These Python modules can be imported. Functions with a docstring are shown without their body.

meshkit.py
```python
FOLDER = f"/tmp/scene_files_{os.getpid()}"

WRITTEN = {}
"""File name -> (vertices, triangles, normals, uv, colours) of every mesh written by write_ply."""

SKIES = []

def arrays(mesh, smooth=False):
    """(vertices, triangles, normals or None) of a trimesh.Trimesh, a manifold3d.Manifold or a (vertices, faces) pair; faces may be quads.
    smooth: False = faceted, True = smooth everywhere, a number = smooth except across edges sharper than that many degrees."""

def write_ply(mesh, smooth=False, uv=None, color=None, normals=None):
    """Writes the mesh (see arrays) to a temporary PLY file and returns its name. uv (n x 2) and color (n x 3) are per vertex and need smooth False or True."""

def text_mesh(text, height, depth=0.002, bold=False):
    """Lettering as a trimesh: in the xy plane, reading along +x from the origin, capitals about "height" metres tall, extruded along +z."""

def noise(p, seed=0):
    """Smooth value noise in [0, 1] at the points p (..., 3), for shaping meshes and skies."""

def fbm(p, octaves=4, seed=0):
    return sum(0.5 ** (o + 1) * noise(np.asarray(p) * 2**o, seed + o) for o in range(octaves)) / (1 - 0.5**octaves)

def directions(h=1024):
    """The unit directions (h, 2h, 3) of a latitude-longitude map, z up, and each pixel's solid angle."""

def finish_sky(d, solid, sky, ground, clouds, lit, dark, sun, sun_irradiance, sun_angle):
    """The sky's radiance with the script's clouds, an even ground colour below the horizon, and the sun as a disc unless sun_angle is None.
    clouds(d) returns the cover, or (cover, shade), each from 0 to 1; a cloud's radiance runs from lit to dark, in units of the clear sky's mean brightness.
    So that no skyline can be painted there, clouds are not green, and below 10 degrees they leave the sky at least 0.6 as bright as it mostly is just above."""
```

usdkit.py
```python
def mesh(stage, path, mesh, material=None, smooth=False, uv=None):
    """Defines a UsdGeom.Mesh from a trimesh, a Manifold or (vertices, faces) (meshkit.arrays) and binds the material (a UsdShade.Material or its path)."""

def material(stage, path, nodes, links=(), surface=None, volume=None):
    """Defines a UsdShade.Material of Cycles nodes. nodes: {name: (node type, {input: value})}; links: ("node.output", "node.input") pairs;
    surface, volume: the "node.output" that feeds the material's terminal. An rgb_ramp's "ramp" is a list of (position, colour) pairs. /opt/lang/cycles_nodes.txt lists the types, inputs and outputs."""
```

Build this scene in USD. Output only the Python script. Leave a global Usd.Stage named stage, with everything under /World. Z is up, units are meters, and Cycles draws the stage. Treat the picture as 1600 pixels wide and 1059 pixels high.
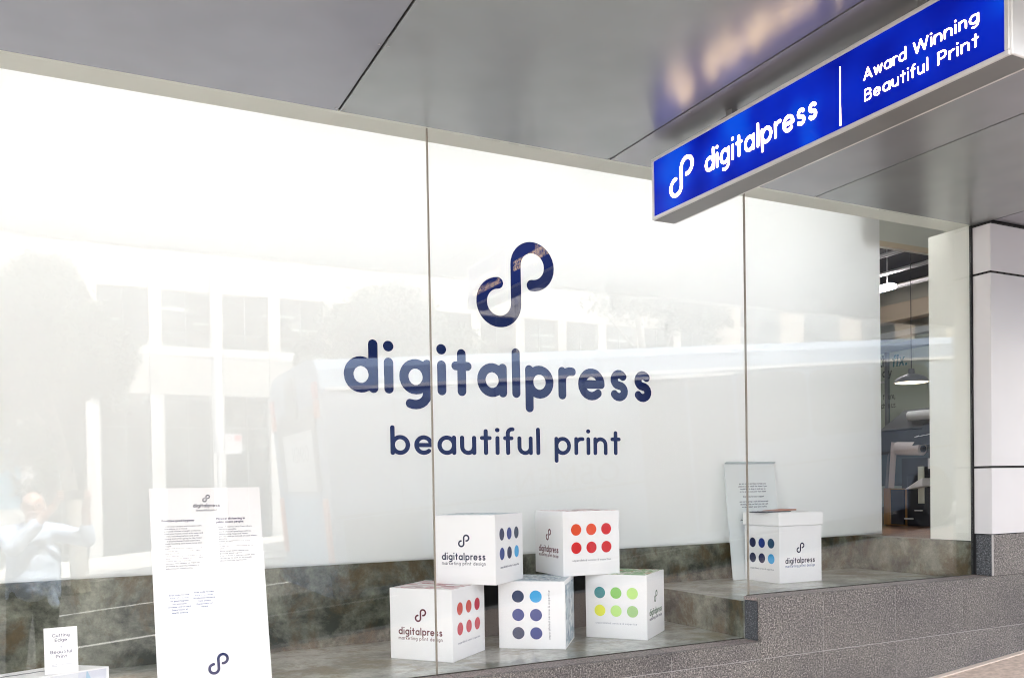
import math, random
import numpy as np
import trimesh, usdkit, meshkit
import manifold3d as m3
import shapely
from shapely import affinity
from shapely.geometry import LineString, Polygon, Point
from shapely.ops import unary_union
from pxr import Usd, UsdGeom, UsdLux, UsdShade, Gf, Sdf

stage = Usd.Stage.CreateInMemory()
UsdGeom.SetStageUpAxis(stage, UsdGeom.Tokens.z)
UsdGeom.SetStageMetersPerUnit(stage, 1.0)
UsdGeom.Xform.Define(stage, '/World')
UsdGeom.Scope.Define(stage, '/World/Looks')
LOOK = '/World/Looks/'
mat = lambda name, *a, **k: usdkit.material(stage, LOOK + name, *a, **k)

# ------------------------------------------------------------------ camera, sky, sun, exposure
EYE = np.array([0.0, -3.7, 1.65])
YAW, PITCH, ROLL, FPX, CY = 4.63903493e-01, -1.99560541e-02, -1.72919603e-02, 1362.306, 787.79
fw = np.array([math.sin(YAW) * math.cos(PITCH), math.cos(YAW) * math.cos(PITCH), math.sin(PITCH)])
rt = np.array([math.cos(YAW), -math.sin(YAW), 0.0]); up = np.cross(rt, fw)
rt, up = rt * math.cos(ROLL) + up * math.sin(ROLL), np.cross(rt * math.cos(ROLL) + up * math.sin(ROLL), fw)
cam = UsdGeom.Camera.Define(stage, '/World/camera')
cam.AddTransformOp().Set(Gf.Matrix4d(*rt, 0, *up, 0, *(-fw), 0, *EYE, 1))
cam.CreateHorizontalApertureAttr(36.0)
cam.CreateVerticalApertureAttr(36.0 * 677 / 1024)
cam.CreateFocalLengthAttr(36.0 * FPX / 1600)
cam.CreateVerticalApertureOffsetAttr((CY - 529.5) / 1600 * 36.0)
cam.CreateClippingRangeAttr(Gf.Vec2f(0.004, 2000))
EXPOSURE = 2.92
cam.CreateExposureAttr(EXPOSURE)

SUN_EL, SUN_AZ = math.radians(62), math.radians(36)       # hazy sun along the street, from the right
sd = np.array([math.sin(SUN_AZ) * math.cos(SUN_EL), math.cos(SUN_AZ) * math.cos(SUN_EL), math.sin(SUN_EL)])
sky_mat = mat('sky', {
    'sky': ('sky_texture', {'sky_type': 'single_scattering', 'sun_disc': False, 'sun_elevation': SUN_EL, 'sun_rotation': SUN_AZ, 'aerosol_density': 2.0}),
    'tc': ('texture_coordinate', {}),
    'n': ('noise_texture', {'scale': 2.6, 'detail': 6.0, 'roughness': 0.55}),
    'r': ('rgb_ramp', {'ramp': [(0.30, (0.55,) * 3), (0.6, (0.95,) * 3)]}),
    'hs': ('hsv', {'saturation': 0.12, 'value': 1.5}),
    'mx': ('mix_color', {}),
    'bg': ('background_shader', {'strength': 0.11})},
    [('tc.generated', 'n.vector'), ('n.fac', 'r.fac'), ('sky.color', 'hs.color'), ('sky.color', 'mx.a'), ('hs.color', 'mx.b'),
     ('r.color', 'mx.fac'), ('mx.result', 'bg.color')], surface='bg.background')
dome = UsdLux.DomeLight.Define(stage, '/World/sky')
UsdShade.MaterialBindingAPI.Apply(dome.GetPrim()).Bind(sky_mat)
dome.GetPrim().SetCustomDataByKey('kind', 'structure')
sun = UsdLux.DistantLight.Define(stage, '/World/sun')
sun.CreateIntensityAttr(0.95); sun.CreateAngleAttr(1.0); sun.CreateNormalizeAttr(True)
sun.CreateColorAttr(Gf.Vec3f(1.0, 0.95, 0.88))
zc = sd; xc = np.cross([0, 0, 1], zc); xc /= np.linalg.norm(xc); yc = np.cross(zc, xc)
sun.AddTransformOp().Set(Gf.Matrix4d(*xc, 0, *yc, 0, *zc, 0, *(sd * 50), 1))

# ------------------------------------------------------------------ helpers: naming, prims
used = {}
def numbered(parent, name):
    k = (parent, name); n = used.get(k, 0); used[k] = n + 1
    return name if n == 0 else f'{name}_{n:03d}'
def tag(p, label=None, cat=None, group=None, kind=None):
    p = p.GetPrim() if hasattr(p, 'GetPrim') else p
    for k, v in (('label', label), ('category', cat), ('group', group), ('kind', kind)):
        if v: p.SetCustomDataByKey(k, v)
    return p
def thing(name, label, cat, loc=(0, 0, 0), rotz=0.0, roty=0.0, group=None, kind=None):
    x = UsdGeom.Xform.Define(stage, '/World/' + numbered('/World', name))
    x.AddTranslateOp().Set(Gf.Vec3d(*map(float, loc)))
    if rotz: x.AddRotateZOp().Set(float(rotz))
    if roty: x.AddRotateYOp().Set(float(roty))
    return tag(x, label, cat, group, kind)
def obj(name, mesh, m, parent=None, smooth=False, label=None):
    path = str(parent.GetPath()) if parent is not None else '/World'
    if isinstance(mesh, list): mesh = trimesh.util.concatenate(mesh)
    g = usdkit.mesh(stage, path + '/' + numbered(path, name), mesh, LOOK + m if isinstance(m, str) else m, smooth=smooth)
    if label: g.GetPrim().SetCustomDataByKey('label', label)
    return g.GetPrim()
def struct(name, mesh, m, smooth=False):
    return tag(obj(name, mesh, m, None, smooth), kind='structure')

# ------------------------------------------------------------------ helpers: shapes
def bx(x0, x1, y0, y1, z0, z1, ch=0.0):
    if ch > 0:
        c = min(ch, (x1 - x0) / 2.01, (y1 - y0) / 2.01, (z1 - z0) / 2.01)
        pts = []
        for sx in (0, 1):
            for sy in (0, 1):
                for sz in (0, 1):
                    p = np.array([(x0, x1)[sx], (y0, y1)[sy], (z0, z1)[sz]], float)
                    s = np.array([1 - 2 * sx, 1 - 2 * sy, 1 - 2 * sz]) * c
                    for k in range(3):
                        q = p + s; q[k] = p[k]; pts.append(q)
        return trimesh.Trimesh(pts).convex_hull
    m = trimesh.creation.box(extents=(x1 - x0, y1 - y0, z1 - z0))
    m.apply_translation(((x0 + x1) / 2, (y0 + y1) / 2, (z0 + z1) / 2)); return m
def prism(poly_xy, axis, a, b):
    """2D polygon extruded along an axis: axis 'y' takes (x, z), 'x' takes (y, z), 'z' takes (x, y)."""
    m = trimesh.creation.extrude_polygon(Polygon(poly_xy), b - a, engine='earcut')
    v = np.array(m.vertices)
    w = {'z': np.c_[v[:, 0], v[:, 1], v[:, 2] + a], 'y': np.c_[v[:, 0], v[:, 2] + a, v[:, 1]], 'x': np.c_[v[:, 2] + a, v[:, 0], v[:, 1]]}[axis]
    m = trimesh.Trimesh(w, m.faces, process=False)
    if m.volume < 0: m.invert()
    return m
def tube(pts, r, sides=10, caps=True):
    pts = np.asarray(pts, float); n = len(pts)
    r = np.broadcast_to(r, (n,))
    t = np.gradient(pts, axis=0); t /= np.linalg.norm(t, axis=1, keepdims=True)
    a = np.cross(t, [0, 0, 1.0] if abs(t[0][2]) < 0.9 else [1.0, 0, 0]); a /= np.linalg.norm(a, axis=1, keepdims=True)
    b = np.cross(t, a); ang = np.arange(sides) * 2 * np.pi / sides
    v = (pts[:, None] + r[:, None, None] * (np.cos(ang)[None, :, None] * a[:, None] + np.sin(ang)[None, :, None] * b[:, None])).reshape(-1, 3)
    f = []
    for i in range(n - 1):
        for j in range(sides):
            p, q = i * sides + j, i * sides + (j + 1) % sides
            f += [[p, q, q + sides], [p, q + sides, p + sides]]
    if caps:
        v = np.vstack([v, pts[0], pts[-1]]); c0, c1 = n * sides, n * sides + 1
        for j in range(sides):
            f += [[c0, (j + 1) % sides, j], [c1, (n - 1) * sides + j, (n - 1) * sides + (j + 1) % sides]]
    m = trimesh.Trimesh(v, f, process=False)
    if m.volume < 0: m.invert()
    return m
def lathe(profile, sides=32, at=(0, 0, 0)):
    m = trimesh.creation.revolve(np.array(profile, float), sections=sides); m.apply_translation(at); return m
def shape_mesh(shape, O, U, V, depth, off=0.0, mirror=False):
    """A flat 2D shape (metres) set on the plane O, U, V and made DEPTH thick along U x V."""
    U, V, O = (np.array(q, float) for q in (U, V, O)); N = np.cross(U, V)
    parts = []
    for g in getattr(shape, 'geoms', [shape]):
        if g.is_empty or g.area < 1e-10: continue
        m = trimesh.creation.extrude_polygon(g, depth, engine='earcut')
        v = np.array(m.vertices)
        parts.append(trimesh.Trimesh(O + v[:, :1] * U + v[:, 1:2] * V + (v[:, 2:3] + off) * N, m.faces, process=False))
    return trimesh.util.concatenate(parts)

# ------------------------------------------------------------------ helpers: monoline rounded lettering
def arc(cx, cy, rx, ry, a0, a1, n=None):
    n = n or max(4, int(abs(a1 - a0) / 14))
    t = np.radians(np.linspace(a0, a1, n + 1))
    return list(zip(cx + rx * np.cos(t), cy + ry * np.sin(t)))
def glyph(c, w):
    """(strokes, dots, width) in units of the x-height; the outline of a stroke reaches h beyond its line."""
    h = w / 2; A = 1.48; D = -0.42; C = 1.40
    rx, ry, cy = 0.475 - h, 0.5 - h, 0.5
    W = 0.95; cx = W / 2; st = W - h; sl = h
    S, dots = [], []
    ring = lambda: arc(cx, cy, rx, ry, 0, 360, 28)
    if c == 'a': S, a = [ring(), [(st, h), (st, 1 - h)]], W
    elif c == 'b': S, a = [ring(), [(sl, h), (sl, A - h)]], W
    elif c == 'd': S, a = [ring(), [(st, h), (st, A - h)]], W
    elif c == 'p': S, a = [ring(), [(sl, D + h), (sl, 1 - h)]], W
    elif c == 'q': S, a = [ring(), [(st, D + h), (st, 1 - h)]], W
    elif c == 'g': S, a = [ring(), [(st, 1 - h), (st, 0.04)] + arc(st - 0.36, 0.04, 0.36, -(D + h) + 0.04, 0, -115, 8)], W
    elif c == 'o': S, a = [ring()], W
    elif c == 'c': S, a = [arc(cx, cy, rx, ry, 48, 312, 18)], 0.86
    elif c == 'e': S, a = [[(sl, 0.5), (W - h, 0.5)] + arc(cx, cy, rx, ry, 0, 312, 22)], W
    elif c == 'i': S, dots, a = [[(h, h), (h, 1 - h)]], [(h, 1.32, max(h * 1.12, 0.11))], w
    elif c == 'j': S, dots, a = [[(0.25, 1 - h), (0.25, -0.1)] + arc(0.05, -0.1, 0.2, 0.25, 0, -90, 4)], [(0.25, 1.32, max(h * 1.12, 0.11))], 0.25 + h
    elif c == 'l': S, a = [[(h, h), (h, A - h)]], w
    elif c == 't': S, a = [[(0.31, h), (0.31, 1.36 - h)], [(h, 1 - h), (0.62 - h, 1 - h)]], 0.62
    elif c == 'f': S, a = [[(0.26, h), (0.26, A - h - 0.22)] + arc(0.48, A - h - 0.22, 0.22, 0.22, 180, 80, 5), [(h, 1 - h), (0.56 - h, 1 - h)]], 0.58
    elif c == 'n': S, a = [[(h, h), (h, 1 - h)], arc(0.42, 1 - h - (0.42 - h), 0.42 - h, 0.42 - h, 180, 0, 10) + [(0.84 - h, h)]], 0.84
    elif c == 'h': S, a = [[(h, h), (h, A - h)], arc(0.42, 1 - h - (0.42 - h), 0.42 - h, 0.42 - h, 180, 0, 10) + [(0.84 - h, h)]], 0.84
    elif c == 'u': S, a = [[(h, 1 - h)] + arc(0.42, 0.42, 0.42 - h, 0.42 - h, 180, 360, 10) + [(0.84 - h, 1 - h)], [(0.84 - h, 1 - h), (0.84 - h, h)]], 0.84
    elif c == 'm':
        r = 0.33 - h / 2; x1 = h + 2 * r; x2 = x1 + 2 * r
        S, a = [[(h, h), (h, 1 - h)], arc(h + r, 1 - h - r, r, r, 180, 0, 9) + [(x1, h)], arc(x1 + r, 1 - h - r, r, r, 180, 0, 9) + [(x2, h)]], x2 + h
    elif c == 'r': S, a = [[(h, h), (h, 1 - h)], arc(0.42, 0.60, 0.42 - h, 0.40 - h, 180, 78, 6)], 0.52
    elif c == 's':
        r = (1 - w) / 4; q = 0.31 - h
        S, a = [arc(0.36, 1 - h - r, q, r, 35, 270, 12)[:-1] + arc(0.36, h + r, q + 0.02, r, 90, -150, 12)], 0.72
    elif c == 'k': S, a = [[(h, h), (h, A - h)], [(0.66, 1 - h), (h, 0.42)], [(0.25, 0.55), (0.70, h)]], 0.76
    elif c == 'v': S, a = [[(h, 1 - h), (0.38, h), (0.76 - h, 1 - h)]], 0.76
    elif c == 'w': S, a = [[(h, 1 - h), (0.32, h), (0.58, 1 - h), (0.84, h), (1.16 - h, 1 - h)]], 1.16
    elif c == 'x': S, a = [[(h, 1 - h), (0.74 - h, h)], [(h, h), (0.74 - h, 1 - h)]], 0.74
    elif c == 'y': S, a = [[(h, 1 - h), (0.39, h)], [(0.78 - h, 1 - h), (0.28, D + h)]], 0.78
    elif c == 'z': S, a = [[(h, 1 - h), (0.7 - h, 1 - h), (h, h), (0.7 - h, h)]], 0.7
    elif c == 'A': S, a = [[(h, h), (0.6, C - h), (1.2 - h, h)], [(0.27, 0.45), (0.93, 0.45)]], 1.2
    elif c == 'B':
        S = [[(h, h), (h, C - h), (0.5, C - h)] + arc(0.5, (C - h + 0.73) / 2, 0.38 - h, (C - h - 0.73) / 2, 90, -90, 8) + [(h, 0.73)], [(0.5, 0.73)] + arc(0.54, (0.73 + h) / 2, 0.42 - h, (0.73 - h) / 2, 90, -90, 8) + [(h, h)]]; a = 0.96
    elif c == 'P': S, a = [[(h, h), (h, C - h), (0.5, C - h)] + arc(0.5, (C - h + 0.6) / 2, 0.42 - h, (C - h - 0.6) / 2, 90, -90, 8) + [(h, 0.6)]], 0.92
    elif c == 'C': S, a = [arc(0.7, C / 2, 0.7 - h, C / 2 - h, 45, 315, 20)], 1.22
    elif c == 'O': S, a = [arc(0.72, C / 2, 0.72 - h, C / 2 - h, 0, 360, 28)], 1.44
    elif c == 'S':
        r = (C - w) / 4; q = 0.42 - h
        S, a = [arc(0.46, C - h - r, q, r, 35, 270, 12)[:-1] + arc(0.46, h + r, q + 0.03, r, 90, -150, 12)], 0.92
    elif c == 'E': S, a = [[(0.82 - h, C - h), (h, C - h), (h, h), (0.82 - h, h)], [(h, 0.7), (0.75 - h, 0.7)]], 0.82
    elif c == 'M': S, a = [[(h, h), (h, C - h), (0.64, 0.5), (1.28 - h, C - h), (1.28 - h, h)]], 1.28
    elif c == 'N': S, a = [[(h, h), (h, C - h), (1.06 - h, h), (1.06 - h, C - h)]], 1.06
    elif c == 'W': S, a = [[(h, C - h), (0.42, h), (0.82, C - h), (1.22, h), (1.64 - h, C - h)]], 1.64
    elif c == 'G': S, a = [arc(0.7, C / 2, 0.7 - h, C / 2 - h, 45, 340, 20) + [(1.36 - h, 0.66), (0.8, 0.66)]], 1.36
    elif c == 'D': S, a = [[(h, h), (h, C - h), (0.5, C - h)] + arc(0.5, C / 2, 0.6 - h, C / 2 - h, 90, -90, 12) + [(h, h)]], 1.1
    elif c == 'H': S, a = [[(h, h), (h, C - h)], [(1.0 - h, h), (1.0 - h, C - h)], [(h, 0.7), (1.0 - h, 0.7)]], 1.0
    elif c == '1': S, a = [[(h, C - 0.3), (0.3, C - h), (0.3, h)]], 0.36
    elif c == '5': S, a = [[(0.75, C - h), (0.18, C - h), (0.14, 0.82)] + arc(0.42, 0.47, 0.38 - h, 0.47 - h, 120, -150, 10)], 0.84
    elif c == '&': S, a = [[(0.95, h), (0.28, 1.05)] + arc(0.42, 1.16, 0.2, 0.2, 200, -20, 8) + [(0.22, 0.62)] + arc(0.42, 0.38, 0.34, 0.34, 130, 350, 8) + [(0.92, 0.66)]], 1.0
    elif c == '+': S, a = [[(h, 0.55), (0.8 - h, 0.55)], [(0.4, 0.15), (0.4, 0.95)]], 0.8
    elif c == '-': S, a = [[(h, 0.5), (0.4, 0.5)]], 0.44
    elif c == '.': dots, a = [(h, h, h * 1.1)], w
    elif c == ',': S, a = [[(h, h), (h * 0.5, -0.2)]], w
    elif c == ':': dots, a = [(h, h, h * 1.1), (h, 0.8, h * 1.1)], w
    elif c == ' ': a = 0.42
    else: a = 0.5
    return S, dots, a
def text(s, width=None, xh=None, weight=0.25, gap=0.17, seg=4, align='l'):
    """A line of lettering as a 2D shape, baseline at y = 0; fitted to a width and or an x-height in metres."""
    x, shapes = 0.0, []
    for c in s:
        S, dots, a = glyph(c, weight)
        for line in S: shapes.append(affinity.translate(LineString(line).buffer(weight / 2, quad_segs=seg), x, 0))
        for dx, dy, r in dots: shapes.append(Point(x + dx, dy).buffer(r, quad_segs=seg + 1))
        x += a + gap
    g = unary_union(shapes); x -= gap
    sy = xh if xh else width / x
    sx = width / x if width else sy
    g = affinity.scale(g, sx, sy, origin=(0, 0)).simplify(sy * 0.006)
    wd = x * sx
    return affinity.translate(g, {'l': 0, 'c': -wd / 2, 'r': -wd}[align], 0)
def symbol(size, weight=0.60):
    """The S-like mark of two open loops; size = its full height; centred on (0, 0)."""
    r = 1.0; k = 1.015
    line = arc(r, k, r, r, -93, 180, 26) + arc(-r, -k, r, r, 0, -267, 26)
    g = LineString(line).buffer(weight / 2, quad_segs=6)
    s = size / (2 * (k + r + weight / 2))
    return affinity.scale(g, s, s, origin=(0, 0))
def disc(x, y, r, n=10): return Point(x, y).buffer(r, quad_segs=n)

# ------------------------------------------------------------------ materials
def pbr(name, col, rough=0.5, metal=0.0, vary=0.0, scale=4.0, detail=5.0, bump=0.0, bscale=60.0, coat=0.0, spec=0.5, col2=None, stretch=(1, 1, 1), rvary=0.0, trans=0.0):
    nodes = {'p': ('principled_bsdf', {'base_color': col, 'roughness': rough, 'metallic': metal, 'specular_ior_level': spec, 'coat_weight': coat, 'coat_roughness': 0.12}),
             'g': ('geometry', {}), 'm': ('mapping', {'scale': stretch})}
    links = [('g.position', 'm.vector')]
    if vary or col2 is not None:
        lo = tuple(c * (1 - vary) for c in col); hi = tuple(c * (1 + vary) for c in (col2 if col2 is not None else col))
        nodes['n'] = ('noise_texture', {'scale': scale, 'detail': detail, 'roughness': 0.6})
        nodes['r'] = ('rgb_ramp', {'ramp': [(0.32, lo), (0.68, hi)]})
        links += [('m.vector', 'n.vector'), ('n.fac', 'r.fac'), ('r.color', 'p.base_color')]
    if rvary:
        nodes['n2'] = ('noise_texture', {'scale': scale * 0.7, 'detail': 3.0})
        nodes['mr'] = ('map_range', {'from_min': 0.3, 'from_max': 0.7, 'to_min': rough - rvary, 'to_max': rough + rvary})
        links += [('m.vector', 'n2.vector'), ('n2.fac', 'mr.value'), ('mr.result', 'p.roughness')]
    if bump:
        nodes['bn'] = ('noise_texture', {'scale': bscale, 'detail': 4.0})
        nodes['b'] = ('bump', {'strength': bump, 'distance': 0.01})
        links += [('g.position', 'bn.vector'), ('bn.fac', 'b.height'), ('b.normal', 'p.normal')]
    return mat(name, nodes, links, surface='p.BSDF')
def glow(name, col, strength, rough=0.4):
    return mat(name, {'p': ('principled_bsdf', {'base_color': tuple(min(0.8, c) for c in col), 'roughness': rough, 'emission_color': col, 'emission_strength': strength})}, [], surface='p.BSDF')
def pane_glass(name, f0, tint):
    return mat(name, {'g': ('geometry', {}), 'd': ('vector_math', {'math_type': 'dot_product'}), 'ab': ('math', {'math_type': 'absolute'}),
                      's': ('math', {'math_type': 'subtract', 'value1': 1.0}), 'pw': ('math', {'math_type': 'power', 'value2': 5.0}),
                      'ml': ('math', {'math_type': 'multiply_add', 'value2': 1 - f0, 'value3': f0}),
                      't': ('transparent_bsdf', {'color': tint}), 'gl': ('glossy_bsdf', {'color': (1, 1, 1), 'roughness': 0.0}), 'mx': ('mix_closure', {})},
               [('g.normal', 'd.vector1'), ('g.incoming', 'd.vector2'), ('d.value', 'ab.value1'), ('ab.value', 's.value2'), ('s.value', 'pw.value1'),
                ('pw.value', 'ml.value1'), ('ml.value', 'mx.fac'), ('t.BSDF', 'mx.closure1'), ('gl.BSDF', 'mx.closure2')], surface='mx.closure')
pane_glass('shop_glass', 0.031, (0.985, 0.986, 0.985))
pane_glass('far_glass', 0.05, (0.75, 0.8, 0.78))
pane_glass('partition_glass', 0.05, (0.86, 0.93, 0.92))

mat('blind_fabric', {'d': ('diffuse_bsdf', {'color': (0.84, 0.85, 0.86)}), 't': ('translucent_bsdf', {'color': (0.84, 0.86, 0.84)}), 'mx': ('mix_closure', {'fac': 0.4})},
    [('d.BSDF', 'mx.closure1'), ('t.BSDF', 'mx.closure2')], surface='mx.closure')
pbr('navy_vinyl', (0.001, 0.010, 0.085), 0.5, spec=0.15)
pbr('ink_dark', (0.012, 0.014, 0.05), 0.5)
pbr('ink_maroon', (0.11, 0.012, 0.028), 0.5)
pbr('ink_green', (0.03, 0.10, 0.05), 0.5)
pbr('ink_grey', (0.10, 0.105, 0.15), 0.6)
pbr('ink_blue', (0.05, 0.10, 0.28), 0.6)
pbr('ink_pale', (0.30, 0.31, 0.38), 0.6)
pbr('ink_violet', (0.03, 0.028, 0.10), 0.6)
pbr('card_white', (0.85, 0.85, 0.86), 0.42, vary=0.01)
pbr('board_white', (0.84, 0.84, 0.85), 0.5, vary=0.01)
pbr('board_cool', (0.70, 0.745, 0.755), 0.45, vary=0.01)
pbr('board_edge', (0.36, 0.42, 0.44), 0.5)
pbr('lid_white', (0.85, 0.85, 0.85), 0.5, vary=0.01)
pbr('seal_dark', (0.05, 0.045, 0.035), 0.5)
pbr('seal_clear', (0.23, 0.20, 0.16), 0.3)
pbr('black_joint', (0.006, 0.006, 0.007), 0.7)
pbr('bulkhead', (0.58, 0.60, 0.54), 0.6, vary=0.02)
pbr('white_wall', (0.74, 0.75, 0.69), 0.6, vary=0.02)
pbr('block_wall_grey', (0.6, 0.6, 0.58), 0.7)  # colour of the added wall that blocks the shop lights
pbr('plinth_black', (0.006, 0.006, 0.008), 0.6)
for i, c in enumerate([(0.275, 0.280, 0.318), (0.300, 0.318, 0.325), (0.30, 0.305, 0.325)]):
    pbr(f'soffit_metal_{"abc"[i]}', c, 0.27, metal=0.65, vary=0.035, scale=1.6, bump=0.02, bscale=220, rvary=0.03)
pbr('clad_white', (0.60, 0.590, 0.60), 0.34, metal=0.25, vary=0.015, scale=2.0, bump=0.015, bscale=200)
pbr('sign_metal', (0.20, 0.20, 0.20), 0.38, metal=0.55, vary=0.05, scale=5)
pbr('sign_metal_light', (0.62, 0.61, 0.60), 0.35, metal=0.5, vary=0.04, scale=5)
pbr('steel_grey', (0.30, 0.30, 0.29), 0.4, metal=0.7, vary=0.06)
mat('sign_blue', {'g': ('geometry', {}), 'n': ('noise_texture', {'scale': 4.0, 'detail': 1.0}), 'r': ('rgb_ramp', {'ramp': [(0.32, (0.0003, 0.005, 0.30)), (0.52, (0.0006, 0.020, 0.52)), (0.68, (0.001, 0.085, 0.78))]}),
                  'p': ('principled_bsdf', {'base_color': (0.001, 0.006, 0.10), 'roughness': 0.4, 'specular_ior_level': 0.08, 'emission_strength': 0.12})},
    [('g.position', 'n.vector'), ('n.fac', 'r.fac'), ('r.color', 'p.emission_color')], surface='p.BSDF')
glow('sign_letter', (1.0, 0.68, 0.38), 1.0)
glow('strip_light', (1.0, 0.99, 0.97), 3.3)
glow('tube_light', (1.0, 0.93, 0.96), 5.0)
glow('shop_light', (0.94, 0.96, 1.0), 5.1)
glow('office_light', (1.0, 0.97, 0.92), 0.85)
glow('lamp_inner', (1.0, 0.86, 0.62), 0.35)
glow('down_glow', (1.0, 0.72, 0.36), 9.0)

def concrete(name, dark, lightc, stain, rough, coat, gain=0.5):
    return mat(name, {
        'g': ('geometry', {}),
        'n1': ('noise_texture', {'scale': 3.4, 'detail': 12.0, 'roughness': 0.70, 'distortion': 0.25}),
        'r1': ('rgb_ramp', {'ramp': [(0.40, dark), (0.5, tuple((a + b) / 2 for a, b in zip(dark, lightc))), (0.60, lightc)]}),
        'mp': ('mapping', {'scale': (1.0, 1.0, 0.8), 'location': (3.1, 1.7, 0.2)}),
        'n2': ('noise_texture', {'scale': 3.6, 'detail': 10.0, 'roughness': 0.72, 'distortion': 0.4}),
        'r2': ('rgb_ramp', {'ramp': [(0.49, (0, 0, 0)), (0.60, (0.85,) * 3)]}),
        'mx': ('mix_color', {'b': stain}),
        'n3': ('noise_texture', {'scale': 46.0, 'detail': 5.0, 'roughness': 0.7}),
        'r3': ('rgb_ramp', {'ramp': [(0.3, (0.72,) * 3), (0.7, (1.2,) * 3)]}),
        'n4': ('noise_texture', {'type': 'ridged_multifractal', 'scale': 2.4, 'detail': 5.0, 'roughness': 0.6, 'distortion': 0.5}),
        'r4': ('rgb_ramp', {'ramp': [(0.70, (0, 0, 0)), (0.86, (0.6,) * 3)]}),
        'mv': ('mix_color', {'b': tuple(min(0.6, 1.5 * c) for c in lightc)}),
        'mu': ('mix_color', {'blend_type': 'multiply', 'fac': 0.8, 'use_clamp_result': False}),
        'b': ('bump', {'strength': 0.12, 'distance': 0.004}),
        'p': ('principled_bsdf', {'roughness': rough, 'coat_weight': coat, 'coat_roughness': 0.10})},
        [('g.position', 'n1.vector'), ('n1.fac', 'r1.fac'), ('g.position', 'mp.vector'), ('mp.vector', 'n2.vector'), ('n2.fac', 'r2.fac'), ('r1.color', 'mx.a'), ('r2.color', 'mx.fac'),
         ('g.position', 'n3.vector'), ('n3.fac', 'r3.fac'), ('g.position', 'n4.vector'), ('n4.fac', 'r4.fac'), ('r4.color', 'mv.fac'), ('mx.result', 'mv.a'), ('mv.result', 'mu.a'), ('r3.color', 'mu.b'), ('mu.result', 'p.base_color'), ('n3.fac', 'b.height'), ('b.normal', 'p.normal')],
        surface='p.BSDF')
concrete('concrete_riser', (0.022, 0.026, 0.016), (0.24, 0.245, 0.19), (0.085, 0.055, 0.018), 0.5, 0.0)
concrete('concrete_floor', (0.20, 0.215, 0.185), (0.50, 0.51, 0.48), (0.21, 0.19, 0.12), 0.30, 0.3)
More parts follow.
